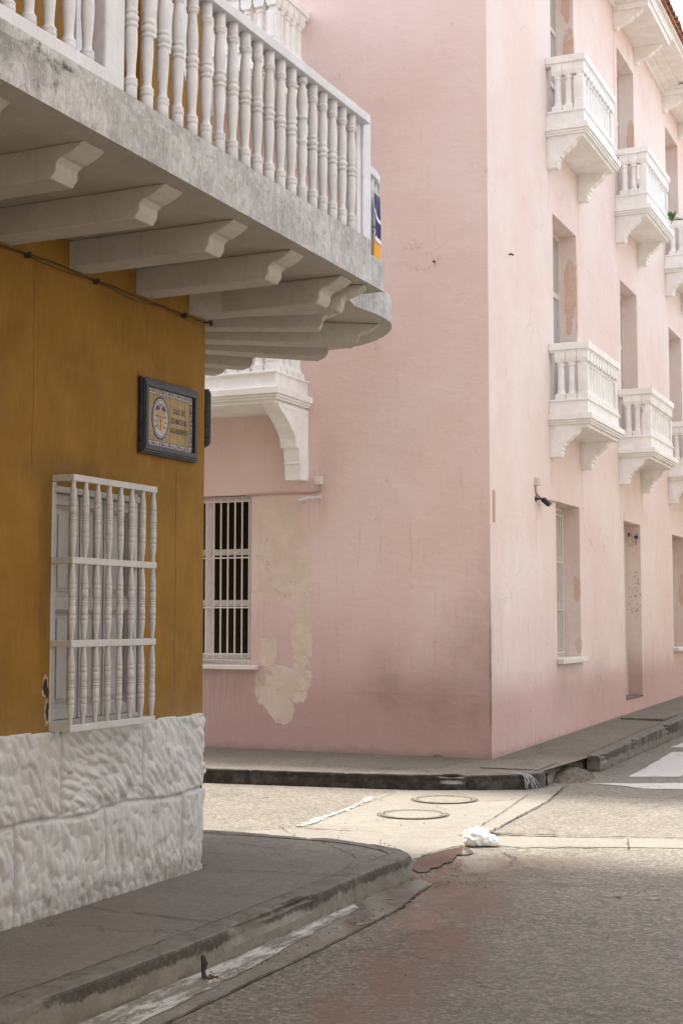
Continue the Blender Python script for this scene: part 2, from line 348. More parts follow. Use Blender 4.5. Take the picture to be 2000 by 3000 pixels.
def m_paint(name, th=.5, amt=.9, col=(.50, .485, .45)):
    t = NT(name); a_ = t.vm('DOT_PRODUCT', t.pos, (.42, .91, 0), out=1); b_ = t.vm('DOT_PRODUCT', t.pos, (.91, -.42, 0), out=1)
    k = t.n('ShaderNodeCombineXYZ'); t.set(k.inputs[0], t.ma('MULTIPLY', a_, .22)); t.set(k.inputs[1], b_)
    n1 = t.noise(13, 9, .72, vec=k.outputs[0]); n0 = t.noise(3, 6, .7); n2 = t.noise(60, 3, .7)
    m = t.mr(t.ma('ADD', t.ma('MULTIPLY', n1, .65), t.ma('MULTIPLY', n0, .35)), th - .05, th + .05)
    c = t.mix(t.mr(n2, .35, .7), tuple(x * .85 for x in col), col)
    c = t.mix(t.ma('MULTIPLY', m, amt), c, t.mix(n2, (.13, .117, .095), (.19, .172, .14)))
    return t.done(c, .8, t.bump(n2, .003, .5), .3)
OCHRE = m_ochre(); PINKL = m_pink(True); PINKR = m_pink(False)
CREAM = m_white('white_balcony_plaster', (.885, .87, .845), .10, .10)
GREYW = m_white('weathered_white_wood', (.66, .68, .725), .22, .28)
t = NT('stained_white_concrete'); p = t.pos
n1 = t.noise(8, 10, .72); n2 = t.noise(34, 7, .75, stretch=(1.2, 1.2, .6)); n3 = t.noise(2.6, 5, .6); v_ = t.noise(13, 6, .7, stretch=(1.3, 1.3, .2))
c = t.mix(t.mr(n3, .35, .68), (.40, .405, .41), (.56, .565, .575))
pe = t.mr(n1, .49, .56); c = t.mix(t.ma('MULTIPLY', pe, .42), c, (.34, .335, .33))
c = t.mix(t.ma('MULTIPLY', t.mr(n2, .50, .64), .5), c, (.72, .72, .72)); c = t.mix(t.ma('MULTIPLY', t.mr(n2, .46, .34), .45), c, (.20, .19, .18))
c = t.mix(t.ma('MULTIPLY', t.mr(v_, .52, .68), .32), c, (.22, .21, .195))
sk = t.blobs([(-1.42, 4.75, 3.80, .45, .55, .16), (-1.05, 5.5, 3.86, .2, .25, .04)], p, .3, 3.2, .75, 8)
c = t.mix(t.ma('MULTIPLY', t.ma('MULTIPLY', sk, t.mr(t.noise(10, 9, .78), .40, .56)), .9), c, (.035, .033, .032))
und = t.mr(t.xyz(t.geo.outputs['Normal'])[2], -.6, -.8); c = t.mix(und, c, t.mix(t.mr(n3, .3, .7), (.44, .415, .38), (.50, .475, .44)))
SLABM = t.done(c, .88, t.bump(t.ma('ADD', t.ma('MULTIPLY', n2, .8), t.ma('ADD', n1, t.ma('MULTIPLY', pe, -.3))), .012, .8), .25)
BEAMW = m_white('whitewashed_beam', (.47, .445, .41), .3, .4, rough=.85)
PLINTHM = m_white('whitewashed_stone', (.56, .56, .565), .22, .42, rough=.8, low=.42)
GRILLEM = m_white('grey_white_wood', (.52, .51, .505), .18, .25)
SHUTM = m_white('grey_shutter_paint', (.43, .42, .41), .25, .35)
SILLM = m_white('cream_sill', (.72, .68, .62), .2, .2)
FRAMEM = plain('cream_window_frame', (.66, .60, .55), .55, .06)
GLASS = NT('dark_window_glass'); GLASS = GLASS.done((.012, .009, .007), .08, None, .5)
PGLASS = NT('pale_window_glass'); PGLASS = PGLASS.done((.42, .43, .42), .15, None, .6)
BLUEF = plain('slate_blue_glazed_frame', (.034, .035, .045), .35, .35, 0, 30, .004)
DKMETAL = plain('dark_metal', (.035, .035, .037), .45, .3, .3, 40)
WHPL = plain('white_plastic', (.62, .60, .57), .45, .1, 0, 40)
PINKP = plain('pink_painted_conduit', (.56, .34, .31), .6, .08, 0, 30)
IRON = plain('rusty_cable', (.06, .042, .03), .8, .4, 0, 60)
DARKIN = plain('dark_interior', (.02, .016, .014), .9)
stA = [([(.72, 8.6, 0, .26, .55, 1), (.49, 7.5, 0, .20, .7, 1), (.26, 6.65, 0, .17, .6, 1), (0, 6.0, 0, .15, .5, 1), (-.2, 5.4, 0, .15, .4, 1)], (.140, .076, .054), .88, .9, .18),
       ([(.8, 9.55, 0, .6, .40, 1), (1.3, 9.9, 0, .45, .2, 1), (.6, 9.1, 0, .45, .35, 1)], (.115, .078, .050), .75, .8, .25),
       ([(1.4, 6.2, 0, 1.1, 1.2, 1), (.7, 6.0, 0, .5, .6, 1)], (.085, .078, .068), .35, .9, .3)]
ROADM = m_concrete('aggregate_concrete_road', (.118, .104, .084), (.158, .140, .113), 1., stA, .8, spots=[(.75, 9.75, 0, .4, .35, 1), (.5, 9.0, 0, .3, .4, 1), (.35, 8.2, 0, .14, .5, 1)])
SMOOTHM = m_concrete('smooth_concrete', (.165, .150, .124), (.20, .182, .150), .3, [([(.2, 9.9, 0, .5, .1, 1)], (.2, .16, .10), .5, .6, .2)], .8)
GUTTERM = m_concrete('gutter_concrete', (.14, .125, .10), (.21, .19, .155), .3, [([(.35, 8.7, 0, .12, .5, 1), (.1, 8.0, 0, .07, .5, 1)], (.09, .06, .045), .8, .5, .1)], .75)
WALKM = m_concrete('sidewalk_concrete', (.125, .112, .094), (.172, .155, .130), .35, [([(-1.2, 7.2, 0, .25, 1.6, 1)], (.17, .135, .11), .5, .8, .2)], .85, crackamt=.7)
WALKF = m_concrete('far_sidewalk_concrete', (.115, .099, .076), (.165, .143, .11), .6, [([(.8, 14.8, 0, .9, .5, 1), (-.6, 15.6, 0, .6, .3, 1)], (.11, .10, .085), .6, .8, .3)], .85, crackamt=.7)
KERBM = m_kerb(); PAINTM = m_paint('worn_road_paint', .49, .95); CROSSM = m_paint('crosswalk_paint', .60, .8, (.47, .455, .425))
t = NT('crack_dirt'); CRACKM = t.done((.050, .044, .035), .95)
t = NT('muddy_water'); PUDM = t.done(t.mix(t.mr(t.noise(3, 4), .3, .7), (.052, .041, .032), (.082, .066, .052)), .06, t.bump(t.noise(14, 2), .002, .2), .5)
t = NT('terracotta'); TILEM = t.done(t.mix(t.mr(t.noise(7, 5, .7), .35, .65), (.20, .095, .06), (.42, .21, .13)), .85, t.bump(t.noise(50, 4), .006))
t = NT('dirt'); DIRTM = t.done(t.mix(t.mr(t.noise(20, 6, .75), .35, .65), (.07, .056, .042), (.19, .16, .125)), .95, t.bump(t.noise(60, 5, .7), .02))

# ------------------------------------------------------------------ walls with openings
def wall_mesh(x0, x1, z0, z1, openings, depth=.28, step=None):
    """front at y=0, openings (xa,xb,za,zb[,depth]) get reveals and a back face"""
    bm = bmesh.new()
    xs = sorted({x0, x1, *[o[0] for o in openings], *[o[1] for o in openings]})
    zs = sorted({z0, z1, *[o[2] for o in openings], *[o[3] for o in openings]})
    cache = {}
    def V(x, y, z):
        k = (round(x, 4), round(y, 4), round(z, 4))
        if k not in cache: cache[k] = bm.verts.new(k)
        return cache[k]
    for a, b in zip(xs, xs[1:]):
        for c, d in zip(zs, zs[1:]):
            mx, mz = (a + b) / 2, (c + d) / 2
            if any(o[0] < mx < o[1] and o[2] < mz < o[3] for o in openings): continue
            bm.faces.new((V(a, 0, c), V(b, 0, c), V(b, 0, d), V(a, 0, d)))
    for o in openings:
        xa, xb, za, zb = o[:4]; D = o[4] if len(o) > 4 else depth
        xm = [x for x in xs if xa <= x <= xb]; zm = [z for z in zs if za <= z <= zb]
        for a, b in zip(xm, xm[1:]):
            bm.faces.new((V(a, 0, zb), V(b, 0, zb), V(b, D, zb), V(a, D, zb))); bm.faces.new((V(a, 0, za), V(a, D, za), V(b, D, za), V(b, 0, za)))
            for c, d in zip(zm, zm[1:]): bm.faces.new((V(a, D, c), V(b, D, c), V(b, D, d), V(a, D, d)))
        for c, d in zip(zm, zm[1:]):
            bm.faces.new((V(xa, 0, c), V(xa, 0, d), V(xa, D, d), V(xa, D, c))); bm.faces.new((V(xb, 0, c), V(xb, D, c), V(xb, D, d), V(xb, 0, d)))
    return bm
# ================================================================== PINK BUILDING
pink = empty('pink_building', FR, 'three storey pale pink corner building with white balustrade balconies and a clay tile eave', 'building')
ST = 3.67; PX = 3.86; WTOP = 11.15
opR = []
for k in range(5):
    a = 2.70 + PX * k
    if k in (1, 3): opR.append((a, a + 1.2, .47, 3.137))
    else: opR.append((a, a + 1.2, 1.15, 3.137))
    opR.append((a, a + 1.2, 4.36, 6.82)); opR.append((a, a + 1.2, 4.36 + ST, 10.47))
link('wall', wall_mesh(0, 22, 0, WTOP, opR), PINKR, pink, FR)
opL = []
for k in range(4):
    a = -4.10 - 3.9 * k; opL += [(a, a + 1.21, 1.18, 3.10, .14), (a, a + 1.21, 4.4, 6.82, .14), (a, a + 1.21, 4.4 + ST, 10.47, .14)]
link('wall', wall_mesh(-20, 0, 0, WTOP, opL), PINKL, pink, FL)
bmw = bmesh.new(); prism(bmw, [(.35, .35), (21.5, .35), (21.5, 18.5), (.35, 18.5)], 0, WTOP - .01); link('inner_wall', bmw, DARKIN, pink, FR)
# windows, doors
def window_frame(F, x0, x1, z0, z1, y, glass, cols=2, rows=3, name='window'):
    bm = bmesh.new(); w = .06
    for a, b in ((x0, x0 + w), (x1 - w, x1)): box(bm, a, b, y - .05, y, z0, z1)
    box(bm, x0 + w, x1 - w, y - .05, y, z0, z0 + w); box(bm, x0 + w, x1 - w, y - .05, y, z1 - w, z1)
    cw = (x1 - x0 - 2 * w) / cols
    for i in range(1, cols): box(bm, x0 + w + i * cw - .055, x0 + w + i * cw + .055, y - .046, y, z0 + w, z1 - w)
    rh = (z1 - z0 - 2 * w) / rows
    for i in range(cols):
        xa = x0 + w + i * cw + (.055 if i else 0); xb = x0 + w + (i + 1) * cw - (.055 if i < cols - 1 else 0)
        for j in range(1, rows): box(bm, xa, xb, y - .042, y, z0 + w + j * rh - .035, z0 + w + j * rh + .035)
    o = link(name, bm, FRAMEM, pink, F)
    link('glass', B((x0 + w, x1 - w, y - .02, y - .012, z0 + w, z1 - w)), glass, o, F)
    return o
for k in range(4):
    a = 2.70 + PX * k
    for fl in range(3):
        if fl == 0 and k in (1, 3):
            d = link('door', B((a, a + 1.2, .22, .275, .47, 3.137)), FRAMEM, pink, FR); continue
        z0 = 1.15 if fl == 0 else 4.36 + ST * (fl - 1); z1 = 3.137 if fl == 0 else (6.82, 10.47)[fl - 1]
        wf = window_frame(FR, a, a + 1.2, z0 + .005, z1 - .005, .275, PGLASS, 2, 3 if fl else 3)
for i in range(3):
    a = -4.10 - 3.9 * i
    for fl in range(3):
        z0, z1 = ((1.18, 3.10), (4.4, 6.82), (4.4 + ST, 10.47))[fl]
        window_frame(FL, a, a + 1.21, z0 + .005, z1 - .005, .135, GLASS if fl == 0 else PGLASS, 2, 3)
def bars(F, x0, x1, z0, z1, y, n, parent, hz):
    bm = bmesh.new()
    for i in range(n):
        x = x0 + (x1 - x0) * i / (n - 1); tube(bm, [(x, y, z0), (x, y, z1)], .010, 6)
    for z in hz: box(bm, x0 - .03, x1 + .03, y - .012, y - .008 + .012, z - .008, z + .008)
    return link('security_bars', bm, FRAMEM, parent, F)
for i in range(3):
    a = -4.10 - 3.9 * i; bars(FL, a + .04, a + 1.16, 1.20, 3.07, .045, 13, pink, (1.25, 1.79, 2.37, 3.03))
    link('sill', B((a - .10, a + 1.31, -.10, .13, 1.075, 1.125), (a, a + 1.21, .0, .134, 1.125, 1.184)), SILLM, pink, FL, bevel=.008)
for k in (0, 2):
    a = 2.70 + PX * k; bars(FR, a + .16, a + 1.04, 1.19, 3.08, .20, 10, pink, (1.22, 1.78, 2.40, 3.02))
    link('sill', B((a - .03, a + 1.28, -.09, -.002, 1.095, 1.162), (a + .002, a + 1.198, -.002, .22, 1.135, 1.164)), SILLM, pink, FR, bevel=.008)
link('threshold', B((6.57, 7.75, -.012, .2, .455, .478)), WALKF, pink, FR, bevel=.005)
# balcony model in local coords: x centred on the window, y<0 outwards, z 0 = ground floor level offset
def col_bm(square=False):
    bm = bmesh.new(); h0, h1 = 4.37, 4.97
    box(bm, -.066, .066, -.066, .066, h0, h0 + .075)
    if square:
        box(bm, -.055, .055, -.055, .055, h0 + .075, h1 - .17)
        for s in (-1, 1):
            box(bm, -.028, .028, s * .058 - .004, s * .058 + .004, h0 + .12, h1 - .20); box(bm, s * .058 - .004, s * .058 + .004, -.028, .028, h0 + .12, h1 - .20)
    else: lathe(bm, [(.062, h0 + .075), (.050, h0 + .11), (.044, h0 + .13), (.042, h0 + .25), (.041, h1 - .18), (.041, h1 - .17)], 14)
    lathe(bm, [(.052, h1 - .172), (.054, h1 - .160), (.046, h1 - .150), (.052, h1 - .125), (.064, h1 - .09)], 14)
    v = [(-.05, h1 - .12), (.05, h1 - .12), (.068, h1 - .075), (.068, h1), (-.068, h1), (-.068, h1 - .075)]
    prism(bm, v, -.068, .068, 'y')
    return bm
me_col = bpy.data.meshes.new('column'); b_ = col_bm(); bmesh.ops.recalc_face_normals(b_, faces=b_.faces); b_.to_mesh(me_col); b_.free(); me_col.materials.append(CREAM)
me_pier = bpy.data.meshes.new('corner_pier'); b_ = col_bm(True); bmesh.ops.recalc_face_normals(b_, faces=b_.faces); b_.to_mesh(me_pier); b_.free(); me_pier.materials.append(CREAM)
scal = [(0, 3.66), (.13, 3.66), (.15, 3.70), (.145, 3.74), (.165, 3.75), (.16, 3.79), (.185, 3.80), (.20, 3.84), (.25, 3.87), (.29, 3.91), (.32, 3.925), (.35, 3.96), (.37, 4.0), (.40, 4.02), (.43, 4.05), (.44, 4.08), (0, 4.08)]
big_br = [(0, 3.226), (.21, 3.226), (.215, 3.40), (.235, 3.405), (.235, 3.425), (.22, 3.43), (.245, 3.49), (.245, 3.57), (.33, 3.585), (.335, 3.61), (.325, 3.62), (.345, 3.68), (.40, 3.745), (.50, 3.83), (.60, 3.895), (.70, 3.945), (.76, 3.985), (.79, 4.04), (0, 4.04)]
def make_balcony(M, half, prot, brprof, brw, brx, parent):
    lip = .065
    bm = B((-half, half, -prot, 0, 4.19, 4.375))
    s = link('balcony', bm, CREAM, parent, M, bevel=.006)
    link('ledge', B((-half - .02, half + .02, -prot - .02, -.001, 4.352, 4.377)), CREAM, s, M, bevel=.006)
    md = bmesh.new()
    for (e, z0, z1) in ((lip, 4.115, 4.19), (lip - .022, 4.085, 4.115), (lip - .038, 4.06, 4.085), (-.012, 4.02, 4.06)):
        box(md, -half - e, half + e, -prot - e, 0, z0, z1)
    link('moulding', md, CREAM, s, M, bevel=.005)
    rl = bmesh.new(); rw = .075; c0 = prot - .068
    for (e, z0, z1) in ((.0, 4.97, 4.995), (.018, 4.995, 5.085)):
        box(rl, -half - e, half + e, -c0 - rw - e, -c0 + rw + e, z0, z1)
        for sg in (-1, 1): box(rl, *sorted((sg * (half + e), sg * (half - 2 * rw + .01 - e))), -c0 + rw + e, 0, z0, z1)
    link('handrail', rl, CREAM, s, M, bevel=.006)
    def put(me, x, y, nm):
        o = bpy.data.objects.new(nm, me); COL.objects.link(o); o.parent = s; o.matrix_basis = Matrix.Translation((x, y, 0)); return o
    hx = half - .068
    for sg in (-1, 1):
        put(me_pier, sg * hx, -c0, 'corner_pier')
        n = int(round(c0 / .155)) - 0
        for i in range(1, n): put(me_col, sg * hx, -c0 + (c0) * i / n * 1.0, 'column')
    n = int(round(2 * hx / .153))
    for i in range(1, n): put(me_col, -hx + 2 * hx * i / n, -c0, 'column')
    for x in brx:
        b = bmesh.new(); prism(b, [(-y, z) for y, z in brprof], x, x + brw, 'x')
        br = link('bracket', b, CREAM, s, M, bevel=.005)
        # raised inner panel on both cheeks
        pp = [(-y * .72 - .03, 3.66 + (z - 3.66) * .86 + .055) for y, z in brprof] if brprof is scal else None
        if pp:
            b = bmesh.new(); prism(b, [(max(min(a, -.035), -.36), z) for a, z in pp], x - .006, x + brw + .006, 'x'); link('panel', b, CREAM, br, M)
        else:
            b = bmesh.new()
            for xx in (x - .006, x + brw + .006):
                pass
            box(b, x - .005, x + brw + .005, -.035, -.022, 3.33, 4.0); box(b, x - .005, x + brw + .005, -.62, -.035, 3.988, 4.0); link('panel', b, CREAM, br, M)
    return s
T = Matrix.Translation
first = make_balcony(FR @ T((3.30, 0, 0)), .85, .49, scal, .14, (-.84, .70), pink)
for k in range(4):
    for fl in range(2):
        if k == 0 and fl == 0: continue
        copy_tree(first, FR @ T((3.30 + PX * k, 0, ST * fl)), pink)
lb = make_balcony(FL @ T((-3.5, 0, 0)), 1.33, .85, big_br, .20, (-1.33, 1.14), pink)
copy_tree(lb, FL @ T((-3.5, 0, ST)), pink)
for fl in (0, 1): copy_tree(lb, FL @ T((-7.4, 0, ST * fl)), pink)
# window hoods under the eave + cornice
def make_hood(M, parent):
    s = link('window_hood', B((-.85, .85, -.55, 0, 10.93, 11.02), (-.88, .88, -.58, 0, 11.02, 11.08)), CREAM, parent, M, bevel=.006)
    prof = [(0, 10.66), (.06, 10.66), (.075, 10.70), (.11, 10.715), (.16, 10.73), (.24, 10.76), (.30, 10.80), (.315, 10.83), (.36, 10.84), (.39, 10.875), (.42, 10.88), (.45, 10.93), (0, 10.93)]
    for x in (-.80, .68):
        b = bmesh.new(); prism(b, [(-y, z) for y, z in prof], x, x + .12, 'x'); link('bracket', b, CREAM, s, M, bevel=.004)
    return s
hood = make_hood(FR @ T((3.30, 0, 0)), pink)
for k in range(1, 4): copy_tree(hood, FR @ T((3.30 + PX * k, 0, 0)), pink)
bm = bmesh.new()
for (e, z0, z1) in ((.05, 10.98, 11.03), (.14, 11.03, 11.08), (.30, 11.08, 11.12), (.57, 11.12, 11.19), (.63, 11.19, 11.222)):
    box(bm, -.0 + e * 0 - e, 22, -e, 0, z0, z1)
link('cornice', bm, CREAM, pink, FR, bevel=.008)
bm = bmesh.new()
for (e, z0, z1) in ((.05, 10.981, 11.029), (.14, 11.031, 11.079), (.30, 11.081, 11.119), (.57, 11.121, 11.189), (.63, 11.191, 11.221)):
    box(bm, -20, -.002, -e, 0, z0, z1)
link('cornice', bm, CREAM, pink, FL, bevel=.008)
def tiles(x0, x1, ye, z, L=2.4, pitch=.21, slope=.42):
    bm = bmesh.new(); n = int((x1 - x0) / pitch)
    for i in range(n):
        x = x0 + (i + .5) * pitch
        for j in range(7):
            j0 = j * L / 7; r = .098; jit = random.uniform(-.015, .015)
            ring = []
            for (yy, rr, up) in ((j0 + jit, r, .02), (j0 + L / 7 + .06, r * .86, 0)):
                ring.append([(x + rr * math.cos(a), ye + yy, z + yy * slope + rr * .75 * math.sin(a) + up) for a in [math.pi * q / 6 for q in range(7)]])
                ring.append([(x + (rr - .018) * math.cos(a), ye + yy, z + yy * slope + (rr - .018) * .75 * math.sin(a) + up) for a in [math.pi * q / 6 for q in range(7)]])
            o0, i0, o1, i1 = [[bm.verts.new(p) for p in rr] for rr in ring]
            for q in range(6):
                bm.faces.new((o0[q], o0[q + 1], o1[q + 1], o1[q])); bm.faces.new((i0[q], i1[q], i1[q + 1], i0[q + 1])); bm.faces.new((o0[q], i0[q], i0[q + 1], o0[q + 1]))
    v = [bm.verts.new(p) for p in ((x0, ye + .03, z - .005), (x1, ye + .03, z - .005), (x1, ye + L, z + L * slope - .005), (x0, ye + L, z + L * slope - .005),
                                   (x0, ye + .03, z - .045), (x1, ye + .03, z - .045), (x1, ye + L, z - .045), (x0, ye + L, z - .045))]
    for f in ((0, 1, 2, 3), (4, 7, 6, 5), (0, 4, 5, 1), (1, 5, 6, 2), (3, 2, 6, 7), (0, 3, 7, 4)): bm.faces.new([v[i] for i in f])
    return bm
link('roof', tiles(-20, .0, -.70, 11.27), TILEM, pink, FL)
link('roof', tiles(-.62, 21, -.70, 11.272), TILEM, pink, FR)
# ================================================================== YELLOW BUILDING
yel = empty('yellow_building', FY, 'ochre yellow corner house with rough white stone base and long white balcony overhead', 'building')
CH = (-1.15, 9.75)                                   # far end of the chamfered corner (world)
CD = Vector((-.94, .34)).normalized()                # cross street face direction
CE = (CH[0] + CD.x * 9, CH[1] + CD.y * 9)
YW_OPEN = [(-1.535, -.70, 1.10, 2.345, .07), (-1.34, -.765, 3.95, 5.9, .18), (-3.9, -3.2, 3.95, 5.9, .18), (-4.4, -3.5, 1.10, 2.345, .07)]
M0 = FY @ T((0, .008, 0))
link('wall', wall_mesh(-9, 0, 1.06, YTOP, YW_OPEN), OCHRE, yel, M0)
c0 = M0 @ Vector((0, 0, 0)); c1 = M0 @ Vector((-9, 0, 0))
bm = bmesh.new()
pl = [(c0.x, c0.y), CH, CE, (CE[0] - 4, CE[1] - 8), (c1.x - 3, c1.y + 1.5), (c1.x - .3, c1.y + .2)]
prev = None
for x, y in pl:
    cur = (bm.verts.new((x, y, 0)), bm.verts.new((x, y, YTOP)))
    if prev: bm.faces.new((prev[0], cur[0], cur[1], prev[1]))
    prev = cur
# object coordinates of this mesh stay in the wall frame
o = link('wall', bm, OCHRE, yel, Matrix.Identity(4)); 
bm = bmesh.new(); inner = [(c0.x - .35, c0.y - .1), (CH[0] - .25, CH[1] - .15), (CE[0], CE[1] - .3), (CE[0] - 4, CE[1] - 7.5), (c1.x - 2.5, c1.y + 1.2), (c1.x - .5, c1.y + .3)]
prism(bm, inner, .1, YTOP - .05); link('inner_wall', bm, DARKIN, yel)
# roof, its unseen deep eave shaped to cast the near street shadow
ev = [tuple((FY @ Vector(p))[:2]) for p in ((-9, -1.35, 0), (.6, -1.35, 0))]
e2 = Vector(CH) + Vector((-CD.y, CD.x)) * -0
nrm = Vector((-CD.y, CD.x)); nrm = nrm if nrm.y > 0 else -nrm
EO = 2.1
e3 = (CH[0] + nrm.x * EO + .9, CH[1] + nrm.y * EO - .33); e4 = (CE[0] + nrm.x * EO, CE[1] + nrm.y * EO)
bm = bmesh.new(); prism(bm, [ev[0], ev[1], e3, e4, (CE[0] - 5, CE[1] - 8)], YTOP - .15, YTOP + .02); link('roof', bm, TILEM, yel)
# rough white stone plinth -------------------------------------------------
def plinth_h(u, z):
    s = (z - .63); row = 1 if z > .63 + .012 * math.sin(u * 7) else 0
    jr = (-1.44, -.669, -2.3, -3.1) if row else (-1.811, -1.038, -.241, -2.6, -3.4)
    cell = sum(1 for j in jr if u > j); ang = (.5 + .45 * nz(cell * 3.1 + row * 7.7, 1.5)) * (1 if row else -.25) + .25
    w = mnoise.noise_vector(Vector((u * 3.2, z * 3.2, 4))) * .06
    a, b = u + w.x, z + w.y
    p = a * math.cos(ang) + b * math.sin(ang); q = -a * math.sin(ang) + b * math.cos(ang)
    d, pt = mnoise.voronoi(Vector((p * 22 + cell * 5, q * 8., row * 3.)))
    e = min(1., (d[1] - d[0]) * 2.0); hs_ = nz(pt[0].x * 3.7, pt[0].y * 3.7, 1.3)
    rg = 1 - abs(nz(p * 15 + cell * 2, q * 6, row * 5.)) * 2.4
    h = .019 * e ** .6 + .012 * (1 - min(1, d[0] * 1.3) ** 2) + .016 * hs_ * e + .008 * rg + .010 * nz(u * 7, z * 7, 8.) - .006
    h += .0045 * nz(u * 24, z * 20, 2.) + .0022 * nz(u * 60, z * 60) + .001 * nz(u * 130, z * 130) + .008
    h = h * .82 - .003
    for j in jr:
        dd = abs(u - j - .010 * nz(z * 6, j)); h = h * min(1, .2 + dd / .035) - .028 * max(0, 1 - dd / .016)
    dd = abs(z - .63 - .012 * math.sin(u * 7 + 1) - .006 * nz(u * 9, 5.)); h = h * min(1, .3 + dd / .03) - .020 * max(0, 1 - dd / .012)
    if z < .26: h *= max(.35, (z - .05) / .21); 
    return h
bm = bmesh.new(); du = .0075; path = []
u = -3.6
while u < -.0001: path.append(('s', u)); u += du if u > -2.25 else .03
path.append(('s', 0.)); 
clen = (Vector(CH) - Vector(YO)).length; k = 1
while k * .02 < clen: path.append(('c', k * .02)); k += 1
cdv = (Vector(CH) - Vector(YO)).normalized(); cn = Vector((cdv.y, -cdv.x))
zs = [.12 + i * .0078 for i in range(int((1.1 - .12) / .0078) + 1)]
grid = []
sn = Vector((.9079, -.4193)); sdv = Vector((.4193, .9079))
for kind, u in path:
    colv = []
    for i, z in enumerate(zs):
        top = z > 1.084 - .007 * (nz(u * 6, 3.3) + .5)
        h = plinth_h(u if kind == 's' else u + .01, z) - .006
        if top: h = -.018 + .004 * nz(u * 30, z * 30)
        rc = .0
        if kind == 's':
            nn = sn.lerp((sn + cn).normalized(), max(0, 1 + u / .04)) if u > -.04 else sn
            p = Vector(YO) + sdv * u + nn * (h - (.008 if u > -.02 else 0))
        else:
            nn = cn.lerp((sn + cn).normalized(), max(0, 1 - u / .04)); p = Vector(YO) + cdv * u + nn * h
        colv.append(bm.verts.new((p.x, p.y, z)))
    if len(colv): grid.append(colv)
for a, b in zip(grid, grid[1:]):
    for i in range(len(zs) - 1): bm.faces.new((a[i], b[i], b[i + 1], a[i + 1]))
# top lip back to the wall
lip = []
for colv in grid:
    v = colv[-1].co; lip.append(bm.verts.new((v.x - .06, v.y + .02, v.z + .004)))
for i in range(len(grid) - 1): bm.faces.new((grid[i][-1], grid[i + 1][-1], lip[i + 1], lip[i]))
link('stone_base', bm, PLINTHM, yel, None, smooth=True)
# cross-street plinth continuation
bm = bmesh.new(); a = CH; b = CE; prism(bm, [a, b, (b[0] - .1, b[1] - .2), (a[0] - .1, a[1] - .2)], .1, 1.09); 
for v in bm.verts: v.co.x += nrm.x * .02; v.co.y += nrm.y * .02
link('stone_base', bm, PLINTHM, yel)
# balcony -----------------------------------------------------------------
S0, S1 = 3.66, 3.845
LA = Vector((-1.27, 5.16)); AA = Vector((.2625, 8.6226)); ld = (AA - LA).normalized(); lo = Vector((ld.y, -ld.x))
Lfar = LA - ld * 3.2; A2 = AA - lo * .26
arc = [(.085, 9.02), (.16, 9.14), (.23, 9.26), (.285, 9.38), (.325, 9.50), (.345, 9.62), (.345, 9.76), (.33, 9.90), (.295, 10.02), (.24, 10.18), (.15, 10.33), (.02, 10.46), (-.15, 10.57), (-.35, 10.66), (-.62, 10.75)]
ce = (CE[0] + nrm.x * .95, CE[1] + nrm.y * .95)
inn0 = FY @ Vector((-6.8, .02, 0))
poly = [tuple(Lfar), tuple(AA), tuple(A2)] + arc + [(-1.1, 10.92), ce, (CE[0], CE[1]), (CH[0] - .02, CH[1]), (c0.x - .01, c0.y), (inn0.x, inn0.y)]
bm = bmesh.new(); prism(bm, poly, S0, S1); bmesh.ops.triangulate(bm, faces=[f for f in bm.faces if len(f.verts) > 4])
balc = link('balcony', bm, SLABM, yel)
seg1 = [tuple((FY @ Vector((-6.6, -1.0, 0)))[:2]), tuple((FY @ Vector((.158, -1.0, 0)))[:2])]
rd = Vector((.4193, .9079)); ro = Vector((.9079, -.4193))
seg2 = [(p[0], p[1]) for p in offset_path([(.03, 8.93)] + arc + [(-1.1, 10.92), ce], -.125)]
bm = bmesh.new(); path_prism(bm, densify(seg1, .12, 0), .045, -.07, S1, 3.932); path_prism(bm, seg2, .03, -.07, S1, 3.932)
for v in bm.verts:
    v.co.z += .004 * nz(v.co.x * 9, v.co.y * 9) if v.co.z > 3.9 else 0
link('ledge', bm, SLABM, balc)
bm = bmesh.new(); path_prism(bm, seg1, .045, -.055, 4.648, 4.702); link('handrail', bm, GREYW, balc, bevel=.004)
bm = bmesh.new(); path_prism(bm, seg2, .045, -.055, 4.648, 4.702); link('handrail', bm, GREYW, balc, bevel=.004)
rnd = random.Random(3)
def bal_prof(odd=False):
    H = .722; r = .031
    if odd: P = [(.93, 0), (.93, .11), (1.0, .12), (1.0, .135), (.7, .15), (.62, .2), (.95, .36), (.97, .42), (.72, .475), (1.0, .485), (1.0, .5), (.72, .51), (1.08, .57), (1.05, .62), (.75, .665), (1.0, .67), (1.0, .685), (.75, .7), (1.04, .78), (1.0, .84), (.62, .93), (.6, .945), (.95, .95), (.95, 1)]
    else: P = [(.92, 0), (.92, .098), (.86, .104), (1.0, .110), (1.02, .124), (.92, .137), (.97, .142), (.99, .151), (.86, .158), (.70, .167), (.66, .19), (.72, .24), (.84, .31), (.92, .37), (.93, .42), (.88, .465), (.80, .480),
               (.97, .484), (1.0, .492), (.97, .501), (.78, .506), (.80, .513), (1.0, .520), (1.06, .535), (1.02, .55), (.80, .558), (.78, .565), (.92, .570), (.96, .578), (.90, .588), (.80, .592), (.88, .61), (.95, .65), (.93, .70), (.82, .77), (.70, .83), (.68, .855), (.92, .862), (.93, .870), (.84, .876), (1.0, .882), (1.02, .892), (.96, .903), (.86, .908), (.92, .914), (.92, 1)]
    return [(a * r, 3.926 + b * H) for a, b in P]
